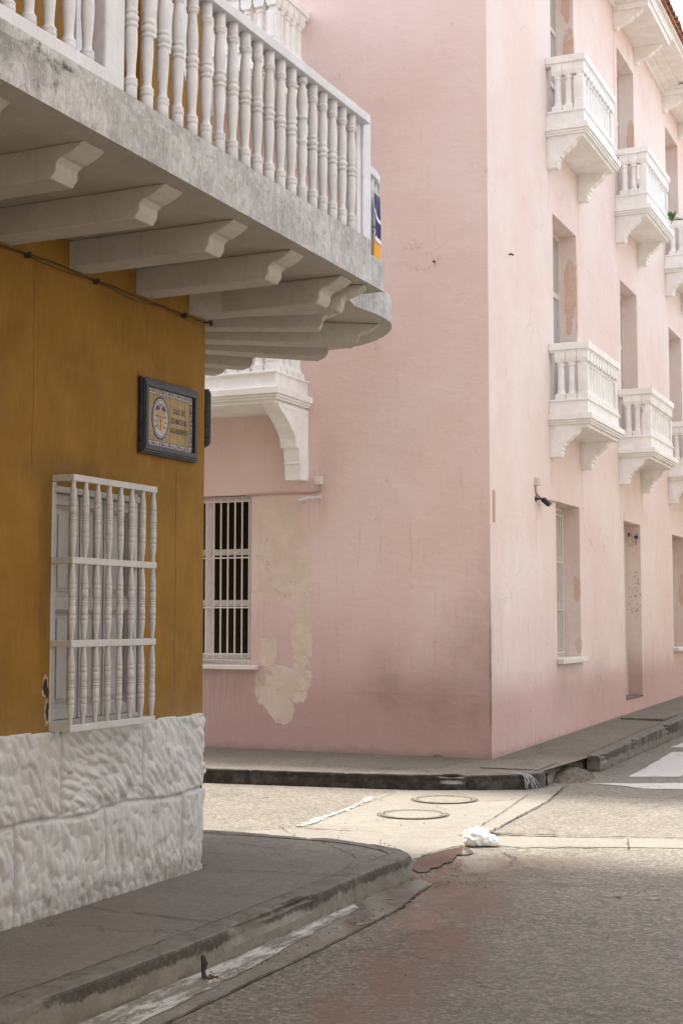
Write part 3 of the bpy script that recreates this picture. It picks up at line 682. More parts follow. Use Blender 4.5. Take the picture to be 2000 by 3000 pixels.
def mk(name, prof, m, seg=18):
    bm = bmesh.new(); lathe(bm, prof, seg); me = bpy.data.meshes.new(name); bmesh.ops.recalc_face_normals(bm, faces=bm.faces); bm.to_mesh(me); bm.free(); me.materials.append(m)
    for p in me.polygons: p.use_smooth = len(p.vertices) == 4
    return me
me_b = mk('baluster', bal_prof(), GREYW); me_bo = mk('baluster_odd', bal_prof(True), GREYW)
def put(me, p, parent, nm='baluster', rz=None, tilt=0):
    o = bpy.data.objects.new(nm, me); COL.objects.link(o); o.parent = parent
    o.matrix_basis = wm(parent).inverted() @ (Matrix.Translation((p[0], p[1], 0)) @ Matrix.Rotation(rnd.uniform(0, 6) if rz is None else rz, 4, 'Z')); return o
def on_rail(u): 
    q = FY @ Vector((u, -1.0, 0)); return Vector((q.x, q.y))
for i in range(19):
    p = on_rail(-2.387 + .131 * i); o = put(me_bo if i == 13 else me_b, p, balc)
    if i == 13: o['label'] = 'baluster with a different turned shape'
for i in range(8): put(me_b, on_rail(-2.72 - .1325 * i), balc)
seglen = 0; acc = .30; pts = smooth_path(seg2, 1)
for a, b in zip(pts, pts[1:]):
    a = Vector(a); b = Vector(b); L = (b - a).length
    while acc < seglen + L and acc < 3.2:
        put(me_b, a.lerp(b, (acc - seglen) / L), balc); acc += .135
    seglen += L
def post(c, a, b, z0, z1, d):
    M = Matrix(((d.x, -d.y, 0, c.x), (d.y, d.x, 0, c.y), (0, 0, 1, 0), (0, 0, 0, 1)))
    bm = bmesh.new(); box(bm, -a / 2, a / 2, -b / 2, b / 2, z0, z1, M); return bm
q = on_rail(-2.505) - ro * .04; link('post', post(q, .15, .075, S1, 6.6, rd), GREYW, balc, bevel=.01)
q = on_rail(.213) - ro * .04; link('post', post(q, .115, .08, S1, 4.735, rd), GREYW, balc, bevel=.008)
q = on_rail(.12) - ro * .045; link('post', post(q, .06, .06, S1, 4.648, rd), GREYW, balc, bevel=.006)
link('post', post(Vector((.045, 8.99)), .08, .08, S1, 4.66, ld), GREYW, balc, bevel=.006)
# a lighter timber board on the ledge, left of the tall post
a0 = on_rail(-4.4) + lo * .03; a1 = on_rail(-2.585) + lo * .03
bm = bmesh.new(); path_prism(bm, [tuple(a0), tuple(a1)], .012, -.02, S1 + .03, 3.99); link('ledge_board', bm, GREYW, balc, bevel=.004)
# beams
bprof = [(0, 3.505), (.81, 3.505), (.835, 3.54), (.835, 3.572), (.86, 3.592), (.885, 3.598), (.93, 3.618), (.965, 3.64), (.975, 3.659), (0, 3.659)]
BZ = [0]
def beam(p0, p1, w, far=None):
    BZ[0] = (BZ[0] + .0023) % .02
    p0 = Vector(p0); p1 = Vector(p1); d = (p1 - p0).normalized(); L = (p1 - p0).length
    M = Matrix(((d.x, -d.y, 0, p0.x), (d.y, d.x, 0, p0.y), (0, 0, 1, 0), (0, 0, 0, 1)))
    bm = bmesh.new(); prism(bm, [(a - .825 + L if a > 0 else -.4, z + (BZ[0] if z < 3.65 else 0)) for a, z in bprof], -w / 2, w / 2, 'y', M)
    link('beam', bm, BEAMW, balc, bevel=.012)
for i in range(9):
    u = -.055 - .645 * i; a = FY @ Vector((u, 0, 0)); b = FY @ Vector((u, -.835, 0)); beam(a[:2], b[:2], .16)
beam((-.80, 8.60), (0.0, 8.50), .13); beam((-.95, 9.05), (-.13, 9.055), .13)
beam((-1.05, 9.44), (.10, 9.62), .16); beam((-1.05, 9.80), (-.13, 10.13), .16)
beam((-1.15, 10.30), (-.70, 10.53), .14); beam((-1.5, 10.45), (-.93, 10.80), .14); beam((-2.0, 10.3), (-1.6, 10.9), .14); beam((-2.7, 10.5), (-2.3, 11.1), .14)
# upper floor doors
for a, b in ((-1.34, -.765), (-3.9, -3.2)):
    m = (a + b) / 2
    bm = B((a + .002, m - .006, .15, .185, 3.96, 5.89), (m + .006, b - .002, .15, .185, 3.96, 5.89))
    for s in ((a + .05, m - .05), (m + .05, b - .05)):
        for z0, z1 in ((4.05, 4.6), (4.7, 5.75)): box(bm, s[0], s[1], .14, .151, z0, z1)
    link('balcony_door', bm, plain('ochre_door', (.27, .13, .03), .6, .2), yel, M0, bevel=.004)
link('door_frame', B((-1.425, -1.342, -.025, .02, 3.95, 5.95)), GREYW, yel, M0, bevel=.004)
# window shutters
def shutter(a, b):
    bm = bmesh.new(); y = .056
    box(bm, a, b, y, .068, 1.102, 2.343)
    box(bm, a, a + .012, -.008, y, 1.102, 2.343); box(bm, b - .03, b, -.010, y, 1.102, 2.343); box(bm, a + .012, b - .03, -.010, y, 2.31, 2.343); box(bm, a + .012, b - .03, -.010, y, 1.102, 1.13)
    xs = [a + .012, a + .275, a + .50, b - .03]
    for s0, s1 in zip(xs, xs[1:]):
        s0 += .006; s1 -= .006; f = .028
        box(bm, s0, s1, y - f, y, 1.132, 1.19); box(bm, s0, s1, y - f, y, 2.25, 2.308); box(bm, s0, s1, y - f, y, 1.70, 1.77)
        box(bm, s0, s0 + .042, y - f - .0005, y, 1.19, 2.25); box(bm, s1 - .042, s1, y - f - .0005, y, 1.19, 2.25)
        for z0, z1 in ((1.19, 1.70), (1.77, 2.25)):
            box(bm, s0 + .042, s0 + .052, y - .014, y, z0, z1); box(bm, s1 - .052, s1 - .042, y - .014, y, z0, z1); box(bm, s0 + .052, s1 - .052, y - .014, y, z0, z0 + .012); box(bm, s0 + .052, s1 - .052, y - .014, y, z1 - .012, z1)
            box(bm, s0 + .068, s1 - .068, y - .009, y, z0 + .03, z1 - .03)
            box(bm, s0 + .082, s1 - .082, y - .018, y - .009, z0 + .045, z1 - .045)
    return bm
for a, b in ((-1.533, -.702), (-4.39, -3.51)):
    sh = link('window_shutter', shutter(a, b), SHUTM, yel, M0, bevel=.002)
# grille
def grille(off, ua, ub, parent):
    bm = bmesh.new(); rz = ((1.078, 1.115), (1.508, 1.545), (1.935, 1.971), (2.362, 2.397)); w = .03
    for z0, z1 in rz:
        box(bm, ua - .02, ub + .02, -off - w / 2, -off + w / 2, z0, z1)
        for xx in (ua - .02, ub - .012): box(bm, xx, xx + .032, -off + w / 2, .03, z0 + .0005, z1 - .0005)
    box(bm, ua - .02, ua + .014, .004, .03, 1.115, 2.362); box(bm, ub - .012, ub + .02, .004, .03, 1.115, 2.362)
    g = link('window_grille', bm, GRILLEM, parent, FY, bevel=.004)
    P = [(.60, 0), (.58, .03), (.66, .09), (.88, .17), (1.0, .23), (.96, .262), (.88, .265), (1.0, .27), (1.0, .325), (.88, .33), (.98, .335), (1.02, .38), (.98, .445), (.84, .45), (1.0, .458), (1.02, .468), (.82, .476), (.82, .482),
         (1.0, .49), (1.0, .51), (.82, .518), (.82, .524), (1.02, .532), (1.0, .542), (.84, .55), (.98, .555), (1.02, .62), (.98, .665), (.88, .67), (1.0, .675), (1.0, .73), (.88, .735), (.96, .738), (1.0, .77), (.86, .85), (.66, .93), (.6, .97), (.64, 1)]
    for (z0, z1) in ((1.112, 1.51), (1.542, 1.937), (1.968, 2.364)):
        me = mk('grille_baluster', [(r * .0190, z0 + h * (z1 - z0)) for r, h in P], GRILLEM, 14)
        for i in range(8):
            o = bpy.data.objects.new('baluster', me); COL.objects.link(o); o.parent = g
            o.matrix_basis = Matrix.Translation((ua + (ub - ua) * i / 7, -off, 0)) @ Matrix.Rotation(rnd.uniform(0, 6), 4, 'Z')
    return g
grille(.11, -1.524, -.762, yel)
# ================================================================== things on the yellow wall
def street_sign(M, label, w=.62, h=.44, text=True):
    e = empty('street_sign', M, label, 'street sign')
    fw = .052
    bm = bmesh.new()
    def fr(i, y0, y1):
        a, b = i, i
        box(bm, -w / 2 + a, w / 2 - a, y0, y1, -h / 2 + a, -h / 2 + fw); box(bm, -w / 2 + a, w / 2 - a, y0, y1, h / 2 - fw, h / 2 - a)
        box(bm, -w / 2 + a, -w / 2 + fw, y0, y1, -h / 2 + fw, h / 2 - fw); box(bm, w / 2 - fw, w / 2 - a, y0, y1, -h / 2 + fw, h / 2 - fw)
    fr(0, -.026, 0); fr(.010, -.036, -.026); fr(.022, -.030 - .012, -.036)
    link('frame', bm, BLUEF, e, M, bevel=.006)
    W, H = w - 2 * fw, h - 2 * fw
    t = NT('cream_border_tile'); BT = t.done(t.mix(t.mr(t.noise(30, 4), .3, .7), (.40, .385, .375), (.50, .485, .475)), .25)
    t = NT('tan_tile'); TT = t.done(t.mix(t.mr(t.noise(12, 5), .3, .7), (.27, .195, .09), (.34, .25, .12)), .3)
    bl = plain('cobalt_glaze', (.05, .05, .13), .3, .3); bk = plain('black_glaze', (.035, .03, .03), .4, .1); rd = plain('rust_glaze', (.30, .12, .05), .35, .3); tn = plain('ochre_glaze', (.42, .29, .14), .35, .2)
    panel = link('border_tiles', B((-W / 2, W / 2, -.018, -.002, -H / 2, H / 2)), BT, e, M)
    bw = .032
    link('field_tiles', B((-W / 2 + bw, W / 2 - bw, -.0195, -.018, -H / 2 + bw, H / 2 - bw)), TT, e, M)
    bm = bmesh.new()
    for i in range(1, 6): box(bm, -W / 2 + W * i / 6 - .0007, -W / 2 + W * i / 6 + .0007, -.0200, -.0195, -H / 2 + .001, H / 2 - .001)
    for i in range(1, 4): box(bm, -W / 2 + .001, W / 2 - .001, -.0201, -.0196, -H / 2 + H * i / 4 - .0006, -H / 2 + H * i / 4 + .0006)
    for s in (-1, 1):
        box(bm, -W / 2 + bw - .002, W / 2 - bw + .002, -.0206, -.0196, s * (H / 2 - bw) - .0016, s * (H / 2 - bw) + .0016)
        box(bm, s * (W / 2 - bw) - .0016, s * (W / 2 - bw) + .0016, -.0206, -.0196, -H / 2 + bw, H / 2 - bw)
    link('tile_joints', bm, bl, e, M)
    # scrolling border ornament
    bm = bmesh.new()
    def rib(pts, r): tube(bm, [(x, -.0195, z) for x, z in pts], r, 4)
    def scroll(cx, cz, sx, sz, ph):
        pts = [(cx + sx * math.cos(ph + a) * (.35 + .65 * a / 5), cz + sz * math.sin(ph + a) * (.35 + .65 * a / 5)) for a in [q * .55 for q in range(10)]]; rib(pts, .0016)
    n = 20
    for s in (-1, 1):
        for i in range(n):
            x = -W / 2 + .015 + (W - .03) * i / (n - 1); scroll(x, s * (H / 2 - bw / 2), .010, .011, i * 1.7)
        for i in range(1, 12):
            z = -H / 2 + .02 + (H - .04) * i / 12; scroll(s * (W / 2 - bw / 2), z, .010, .011, i * 1.3)
    link('scroll_border', bm, bl, e, M)
    # oval medallion with a generic shield
    ox, oz, ra, rb = -.105, 0, .088, .122
    def ell(a, b, n=40, sc=0): return [(ox + (a * (1 + sc * (i % 2))) * math.cos(2 * math.pi * i / n), oz + (b * (1 + sc * (i % 2))) * math.sin(2 * math.pi * i / n)) for i in range(n)]
    bm = bmesh.new(); prism(bm, ell(ra, rb, 44, .07), -.0215, -.0195, 'y'); md = link('medallion', bm, bl, e, M)
    bm = bmesh.new(); prism(bm, ell(ra * .93, rb * .93, 44), -.0222, -.0215, 'y'); link('medallion_rim', bm, BT, md, M)
    bm = bmesh.new(); prism(bm, ell(ra * .86, rb * .87, 44), -.0228, -.0222, 'y'); link('medallion_line', bm, bl, md, M)
    bm = bmesh.new(); prism(bm, ell(ra * .82, rb * .84, 44), -.0234, -.0228, 'y'); link('medallion_field', bm, BT, md, M)
    bm = bmesh.new(); prism(bm, [(ox - .045, .045), (ox + .045, .045), (ox + .045, -.03), (ox + .03, -.065), (ox, -.082), (ox - .03, -.065), (ox - .045, -.03)], -.0240, -.0234, 'y'); link('shield', bm, tn, md, M)
    bm = bmesh.new()
    for dx, dz, r in ((-.035, .062, .013), (-.018, .056, .010), (.035, .062, .013), (.018, .056, .010), (-.045, .050, .010), (.045, .05, .01), (-.055, -.02, .006), (.055, -.02, .006), (-.05, .01, .006), (.05, .01, .006), (-.046, -.05, .007), (.046, -.05, .007)):
        prism(bm, [(ox + dx + r * math.cos(a), dz + r * math.sin(a)) for a in [q * .7 for q in range(9)]], -.0246, -.0240 + .0006, 'y')
    box(bm, ox - .045, ox + .045, -.0246, -.024, .008, .012)
    link('shield_ornament', bm, bl, md, M)
    bm = bmesh.new(); box(bm, ox - .003, ox + .003, -.0246, -.024, -.065, .0); box(bm, ox - .014, ox + .014, -.0246, -.024, -.02, -.015)
    for i in range(5): box(bm, ox - .02 + i * .01 - .002, ox - .02 + i * .01 + .002, -.0241, -.0234, .074, .088)
    box(bm, ox - .024, ox + .024, -.0241, -.0234, .068, .074)
    link('shield_cross', bm, rd, md, M)
    if text:
        for i, s in enumerate(('CALLE DEL', 'ESTANCO DEL', 'AGUARDIENTE')):
            cu = bpy.data.curves.new('lettering', 'FONT'); cu.body = s; cu.size = .052; cu.align_x = 'CENTER'; cu.extrude = .0005; cu.space_character = 1.08
            ob = bpy.data.objects.new('tmp', cu); COL.objects.link(ob); bpy.context.view_layer.update()
            me = bpy.data.meshes.new_from_object(ob.evaluated_get(bpy.context.evaluated_depsgraph_get())); bpy.data.objects.remove(ob)
            xs = [v.co.x for v in me.vertices]; wd = max(xs) - min(xs); tw = (.145, .175, .195)[i]
            for v in me.vertices:
                x, y, z = v.co; v.co = (.107 + (x - (max(xs) + min(xs)) / 2) * tw / wd, -.0203 - z * 1., .045 - i * .058 + y * .92)
            link('lettering', me, bk, e, M)
    return e
street_sign(FY @ T((-.444, .004, 2.818)), 'tiled street name sign with oval shield on the ochre wall above the window grille')
cM = Matrix(((cdv.x, -cdv.y, 0, YO[0] + cdv.x * .40 + cn.x * .022), (cdv.y, cdv.x, 0, YO[1] + cdv.y * .40 + cn.y * .022), (0, 0, 1, 2.915), (0, 0, 0, 1)))
street_sign(cM, 'dark framed sign seen edge on, fixed just around the corner of the yellow house', .55, .36, text=False)
bm = bmesh.new(); cp = [(-4.0, -.012, 3.50), (-2.8, -.02, 3.49), (-2.015, -.015, 3.488), (-1.764, -.02, 3.494), (-1.566, -.015, 3.50), (-1.40, -.02, 3.492), (-1.284, -.02, 3.488), (-1.009, -.012, 3.492), (-.77, -.02, 3.480), (-.517, -.015, 3.485), (-.281, -.012, 3.482), (-.06, -.016, 3.480)]
cp = [tuple(Vector(p) + Vector((0, 0, .006 * nz(i * 1.9, 3)))) for i, p in enumerate(densify(cp, .05))]
tube(bm, cp, .0036, 6); cab = link('cable', bm, IRON, None, FY)
tag(cab, 'thin dark cable strung along the top of the ochre wall beneath the balcony beams', 'cable')
bm = bmesh.new(); tube(bm, [(p[0], p[1] + .002, p[2] - .016 + .008 * math.sin(p[0] * 9)) for p in cp[20:]], .0022, 5); link('second_strand', bm, IRON, cab, FY)
for u_, z_ in ((-1.80, 3.49), (-1.20, 3.485), (-.28, 3.478)): link('clip', B((u_ - .007, u_ + .007, -.028, .02, z_ - .012, z_ + .014)), IRON, cab, FY)
def torus(r, rr, M, bm, n=24, k=8):
    g = [[bm.verts.new(M @ Vector(((r + rr * math.cos(b)) * math.cos(a), rr * math.sin(b), (r + rr * math.cos(b)) * math.sin(a)))) for b in [2 * math.pi * j / k for j in range(k)]] for a in [2 * math.pi * i / n for i in range(n)]]
    for i in range(n):
        for j in range(k): bm.faces.new((g[i][j], g[(i + 1) % n][j], g[(i + 1) % n][(j + 1) % k], g[i][(j + 1) % k]))
bm = bmesh.new(); torus(.014, .006, FY @ T((.005, -.03, 3.485)), bm); tube(bm, [FY @ Vector((-.03, 0.02, 3.485)), FY @ Vector((-.012, -.03, 3.485))], .006, 6)
rg = link('wall_ring', bm, DKMETAL); tag(rg, 'small dark iron ring at the corner of the yellow wall under the balcony', 'ring')
# ================================================================== things on the pink walls
def sec_camera(M, label, body, arm, sgn, blen=.13):
    e = empty('security_camera', M, label, 'security camera')
    bm = bmesh.new(); lathe(bm, [(.03, 0), (.03, .012), (.02, .02)], 16, Matrix.Rotation(R(90), 4, 'X')); link('mount', bm, body, e, M)
    bm = bmesh.new(); tube(bm, [(0, -.015, 0), (sgn * .02, -.06, .0), (sgn * .07, -.075, -.012)], .012, 10); link('arm', bm, arm, e, M)
    d = Vector((sgn * .9, -.12, -.25)).normalized(); s = Vector((sgn * .05, -.08, -.008)); L = blen
    bm = bmesh.new(); tube(bm, [s, s + d * .01, s + d * L * .9, s + d * L], [.024, .03, .031, .029], 16); hb = link('housing', bm, body, e, M)
    bm = bmesh.new(); tube(bm, [s + d * (L - .001), s + d * (L + .004)], .023, 14); link('lens', bm, DKMETAL, hb, M)
    side = d.cross(Vector((0, 0, 1))).normalized(); up = side.cross(d)
    bm = bmesh.new(); g = []
    for tt in (.02, L + .03):
        g.append([bm.verts.new(s + d * tt + side * (.036 * math.cos(a)) + up * (.036 * math.sin(a))) for a in [math.pi * q / 8 for q in range(9)]])
        g.append([bm.verts.new(s + d * tt + side * (.033 * math.cos(a)) + up * (.033 * math.sin(a))) for a in [math.pi * q / 8 for q in range(9)]])
    for q in range(8):
        bm.faces.new((g[0][q], g[0][q + 1], g[2][q + 1], g[2][q])); bm.faces.new((g[1][q], g[3][q], g[3][q + 1], g[1][q + 1])); bm.faces.new((g[2][q], g[2][q + 1], g[3][q + 1], g[3][q]))
    link('hood', bm, body, hb, M)
    return e
sec_camera(FL @ T((-2.02, 0, 3.035)), 'white bullet security camera on the shaded pink wall beside the big white bracket', WHPL, WHPL, -1)
sec_camera(FR @ T((1.78, 0, 3.09)), 'black bullet security camera on the bright pink wall beside the first barred window', DKMETAL, DKMETAL, 1, .17)
def jbox(M, label, pts, boxm):
    bm = B((-.045, .045, -.06, 0, -.045, .05)); e = empty('junction_box', M, label, 'junction box')
    b = link('box', bm, boxm, e, M, bevel=.006); link('cover', B((-.036, .036, -.067, -.06, -.036, .041)), boxm, b, M, bevel=.004)
    bm = bmesh.new(); tube(bm, smooth_path(pts, 2), .0105, 8); link('conduit', bm, PINKP, e, M); return e
jbox(FL @ T((-2.02, 0, 3.225)), 'white junction box with pink conduit running left above the barred window on the shaded wall', [(.03, -.015, -.045), (.03, -.015, -.10), (-.0, -.015, -.125), (-.4, -.015, -.13), (-.92, -.015, -.13)], SILLM)
jbox(FR @ T((1.78, 0, 3.295)), 'cream junction box with pink conduit above the black camera on the bright wall', [(-.02, -.015, -.045), (-.02, -.015, -.10), (.0, -.015, -.15), (.3, -.015, -.19), (.92, -.015, -.17)], SILLM)
o = link('metal_strip', B((.10, .165, -.012, 0, 2.71, 3.06)), PINKP, None, FR, bevel=.003); tag(o, 'narrow flat pink strip fixed upright on the bright wall near the building corner', 'strip')
# small anchors and dead bolts
bm = bmesh.new()
for u_, z_, F_ in ((-.621, 5.622, FL), (-.942, 6.755, FL), (-1.93, 3.06, FL), (-1.90, 2.98, FL), (-1.95, 2.93, FL), (-.675, 2.999, FL), (.79, 5.83, FR), (.744, 6.02, FR), (.13, 1.75, FR)):
    pass
for i, (u_, z_, F_, lb_) in enumerate(((-.621, 5.622, FL, 'rusty bolt stub in the middle of the shaded pink wall'), (.79, 5.83, FR, 'small dark anchor hole ring on the bright pink wall near the corner'))):
    bm = bmesh.new(); tube(bm, [(0, 0.002, 0), (0, -.03, 0), (.02, -.045, -.01)], .011, 8); o = link('wall_bolt', bm, IRON, None, F_ @ T((u_, 0, z_))); tag(o, lb_, 'bolt')
# blue lamp fitting in the doorway
Md = FR @ T((7.755, .05, 2.94)); e = empty('door_lamp', Md, 'small blue lamp fitting wired high inside the pink doorway', 'lamp')
bm = bmesh.new(); lathe(bm, [(.015, -.02), (.032, -.015), (.036, .02), (.025, .03)], 12, T((-.06, 0, 0))); link('shade', bm, plain('blue_plastic', (.03, .07, .20), .4), e, Md)
bm = bmesh.new(); tube(bm, [(0, 0, .06), (-.05, 0, .06), (-.06, 0, .04)], .006, 6); tube(bm, [(0, .12, .07), (-.04, .12, .07), (-.05, .12, .02)], .012, 6); tube(bm, [(-.06, 0, -.03), (-.05, .02, -.12)], .006, 5); link('wiring', bm, DKMETAL, e, Md)
# weed on the balcony
Mw = FR @ T((3.30 + PX + .85, -.55, 4.37 + ST)); e = empty('weed', Mw, 'small green weed sprouting from the edge of an upper white balcony', 'plant')
bm = bmesh.new(); rw = random.Random(5)
for i in range(44):
    a = rw.uniform(0, 6.28); el = rw.uniform(.1, 1.4); d = Vector((math.cos(a) * math.cos(el), math.sin(a) * math.cos(el), math.sin(el))); L = rw.uniform(.08, .17)
    s = d.cross(Vector((.1, .3, 1))).normalized() * L * .17; c = d * rw.uniform(0, .05)
    bm.faces.new([bm.verts.new(c), bm.verts.new(c + d * L * .5 + s), bm.verts.new(c + d * L + Vector((0, 0, -.02))), bm.verts.new(c + d * L * .5 - s)])
link('leaves', bm, plain('weed_leaf', (.11, .19, .045), .6, .4), e, Mw)
bm = bmesh.new(); tube(bm, [(0, .02, -.04), (0, 0, .05)], .006, 5); link('stem', bm, plain('weed_stem', (.10, .09, .04), .8), e, Mw)
# banner on the rounded end of the balcony
t = NT('banner_cloth'); x = t.xyz(t.pos)
zz = t.ma('ADD', x[2], t.ma('MULTIPLY', t.ma('SUBTRACT', x[1], 9.6), .5))
c = t.mix(t.mr(zz, 4.12, 4.13, 1, 0), (.03, .035, .12), (.72, .36, .06)); c = t.mix(t.mr(t.ma('ABSOLUTE', t.ma('SUBTRACT', zz, 4.15)), .015, .02, 1, 0), c, (.75, .75, .75))
c = t.mix(t.mr(t.ma('ABSOLUTE', t.ma('SUBTRACT', zz, 4.30)), .012, .016, 1, 0), c, (.7, .7, .72))
BAN = t.done(c, .7)
bp = offset_path(smooth_path(arc[3:5], 2), -.068); bm = bmesh.new(); g = []
for i, p in enumerate(bp):
    colv = []
    for j in range(14):
        z = 4.52 - j * .036; f = .012 * math.sin(i * .9 + j * .3) * (j / 13); colv.append(bm.verts.new((p[0] + f, p[1] - f, z)))
    g.append(colv)
for a, b in zip(g, g[1:]):
    for j in range(13): bm.faces.new((a[j], b[j], b[j + 1], a[j + 1]))
o = link('banner', bm, BAN, smooth=True); md_ = o.modifiers.new('s', 'SOLIDIFY'); md_.thickness = .003
tag(o, 'navy and orange cloth banner hanging on the rounded far end of the white balcony', 'banner')
# ================================================================== GROUND
def sheet(name, pts, z, m, holes=None, sub=0):
    bm = bmesh.new(); f = bm.faces.new([bm.verts.new((x, y, z)) for x, y in pts]); bmesh.ops.triangulate(bm, faces=[f])
    return link(name, bm, m, kind='structure')
sheet('ground', [(-400, -400), (400, -400), (400, 400), (-400, 400)], -.02, WALKF)
sheet('road', [(-60, -60), (60, -60), (60, 90), (-60, 90)], 0, ROADM)
# smooth concrete slab strip with the manholes
def rag(pts, step=.08, j=.012, seed=1): return densify(pts, step, j, seed)
SL = rag([(-.33, 11.42), (.10, 12.72), (.30, 13.40), (.52, 13.84)], .1, .012, 2) + [(1.9, 14.05)] + rag([(2.2, 14.25), (1.85, 13.05), (1.14, 11.15)], .1, .01, 3) + [(.9, 11.05)] + rag([(.75, 10.9), (.3, 11.2)], .1, .01, 4)
sheet('concrete_slab', SL, .004, SMOOTHM)
SL2 = [(-6, 12.2), (-2, 11.55)] + rag([(-.75, 11.22), (-.33, 11.40), (.9, 11.02), (1.12, 10.62), (.82, 10.52), (.55, 10.02), (.30, 9.80)], .09, .02, 5) + [(-.2, 9.8), (-1, 10.2), (-6, 12)]
sheet('concrete_slab', SL2, .0035, SMOOTHM)
SL3 = rag([(1.16, 10.98), (1.96, 10.9), (2.6, 10.84)], .12, .006, 6) + [(6, 10.4), (6, 9.7)] + rag([(2.6, 10.45), (1.9, 10.48), (1.3, 10.44), (1.1, 10.6)], .12, .03, 7)
sheet('concrete_slab', SL3, .0038, SMOOTHM)
# gutter strip along near kerb
kerbN = [(-3.6, 1.0), (-2.35, 3.4), (-1.3, 5.55), (-.69, 6.72), (-.31, 7.55), (0, 8.25), (.24, 8.80), (.41, 9.10), (.455, 9.28), (.38, 9.47), (.20, 9.71), (0, 9.87), (-.3, 10.02), (-.98, 10.33), (-4, 11.65), (-9, 13.8)]
gut = [(-2.9, 1.2), (-.71, 5.96), (0, 7.48), (.35, 8.31), (.46, 8.71), (.57, 9.02)]
sheet('gutter', kerbN[:8] + [(.5, 9.2)] + gut[::-1], .0045, GUTTERM)
# painted lines
wl = rag([(-1.72, 4.5), (-1.12, 5.80), (-.55, 7.05), (-.18, 7.95), (.05, 8.45)], .08, .004, 9); wr = rag([(-1.52, 4.45), (-.93, 5.70), (-.40, 6.93), (-.07, 7.83), (.10, 8.27)], .08, .010, 11)
sheet('road_marking', wl + wr[::-1], .0085, PAINTM)
sheet('road_marking', rag([(-.37, 11.50), (.0, 12.45), (.27, 13.40)], .05, .03, 12) + rag([(.335, 13.40), (.17, 12.8), (-.28, 11.50)], .05, .035, 13), .0085, PAINTM)
for i, pp in enumerate(([(3.01, 15.1), (3.55, 15.1), (4.75, 18.0), (4.12, 17.9)], [(3.95, 15.1), (4.5, 15.1), (5.7, 18.0), (5.1, 18.0)], [(4.24, 18.56), (5.4, 18.5), (5.7, 19.2), (4.6, 19.3)])):
    sheet('crosswalk', rag(pp + [pp[0]], .18, .012, 20 + i)[:-1], .004, CROSSM)
sheet('crosswalk', rag([(2.50, 14.53), (2.95, 14.5), (3.45, 14.53)], .12, .02, 30) + [(7, 14.4), (7, 13.9)] + rag([(3.4, 14.01), (2.95, 14.05), (2.80, 14.3), (2.50, 14.5)], .1, .02, 31), .004, CROSSM)
rm = random.Random(77)
for cx_, cy_, n_, sx_, sy_ in ((1.62, 8.62, 13, .17, .05), (-.42, 5.70, 5, .07, .04), (.32, 8.35, 5, .06, .08), (.12, 7.95, 4, .05, .1)):
    for q_ in range(n_):
        x_, y_ = rm.gauss(cx_, sx_), rm.gauss(cy_, sy_); r_ = rm.uniform(.004, .018)
        sheet('road_marking', [(x_ + r_ * rm.uniform(.5, 2.8) * math.cos(a_ * .785), y_ + r_ * rm.uniform(.4, 1.) * math.sin(a_ * .785)) for a_ in range(8)], .0088, PAINTM)
# joints and cracks
def ribbon(bm, pts, w, z, seed=0, jit=.006, step=.05):
    rr = random.Random(seed); P = densify(pts, step, jit, seed); a = offset_path(P, .5); prev = None
    for i, p in enumerate(P):
        q = Vector(a[i]) - Vector(p); q = q.normalized() * w * rr.uniform(.2, 1.1) * .4
        cur = (bm.verts.new((p[0] + q.x, p[1] + q.y, z)), bm.verts.new((p[0] - q.x, p[1] - q.y, z)))
        if prev: bm.faces.new((prev[0], cur[0], cur[1], prev[1]))
        prev = cur
bm = bmesh.new(); zc = .0125
ribbon(bm, gut, .014, zc, 1); ribbon(bm, [(.57, 9.02), (.75, 9.08), (1.07, 9.05), (2.09, 8.88), (5, 8.4)], .016, zc, 2)
ribbon(bm, [(1.14, 11.17), (1.5, 12.1), (1.85, 13.0), (2.2, 14.2)], .02, zc, 3); ribbon(bm, [(1.04, 11.3), (1.4, 12.4), (1.77, 13.6)], .012, zc, 4)
ribbon(bm, [(1.12, 11.1), (1.96, 10.93), (2.57, 10.85), (5, 10.4)], .05, zc, 5, .012); ribbon(bm, [(1.12, 11.12), (1.2, 11.05)], .09, zc, 6)
ribbon(bm, [(-.29, 11.45), (.1, 12.6), (.52, 13.7)], .012, zc, 7); ribbon(bm, [(-.30, 11.42), (.4, 11.42), (1.0, 11.40)], .010, zc, 8)
ribbon(bm, [(-2, 11.62), (-.95, 11.2), (-.6, 11.55), (-.33, 11.60)], .014, zc, 9, .012); ribbon(bm, [(-.95, 11.9), (-.5, 12.4), (-.1, 12.9)], .008, zc, 10, .01)
ribbon(bm, [(-.5, 11.5), (-.35, 10.95), (-.1, 10.45), (.05, 10.2)], .012, zc, 11, .02); ribbon(bm, [(-1.35, 13.3), (-.9, 13.75)], .02, zc, 12)
ribbon(bm, [(-1.3, 12.2), (-.75, 12.15)], .014, zc, 13); ribbon(bm, [(.55, 10.04), (.63, 10.18), (.77, 10.39), (.88, 10.51)], .022, zc, 14, .012); ribbon(bm, [(1.0, 10.42), (1.14, 10.2), (1.2, 9.95), (1.12, 9.7)], .018, zc, 15, .01)
ribbon(bm, [(.9, 10.48), (1.1, 10.36), (1.3, 10.46), (1.8, 10.44)], .016, zc, 16, .02); ribbon(bm, [(2.05, 10.35), (2.15, 10.85)], .012, zc, 17, .01)
ribbon(bm, [(.3, 9.72), (.1, 10.0), (.5, 9.97)], .01, zc, 18, .02)
link('road_joints', bm, CRACKM, kind='structure')
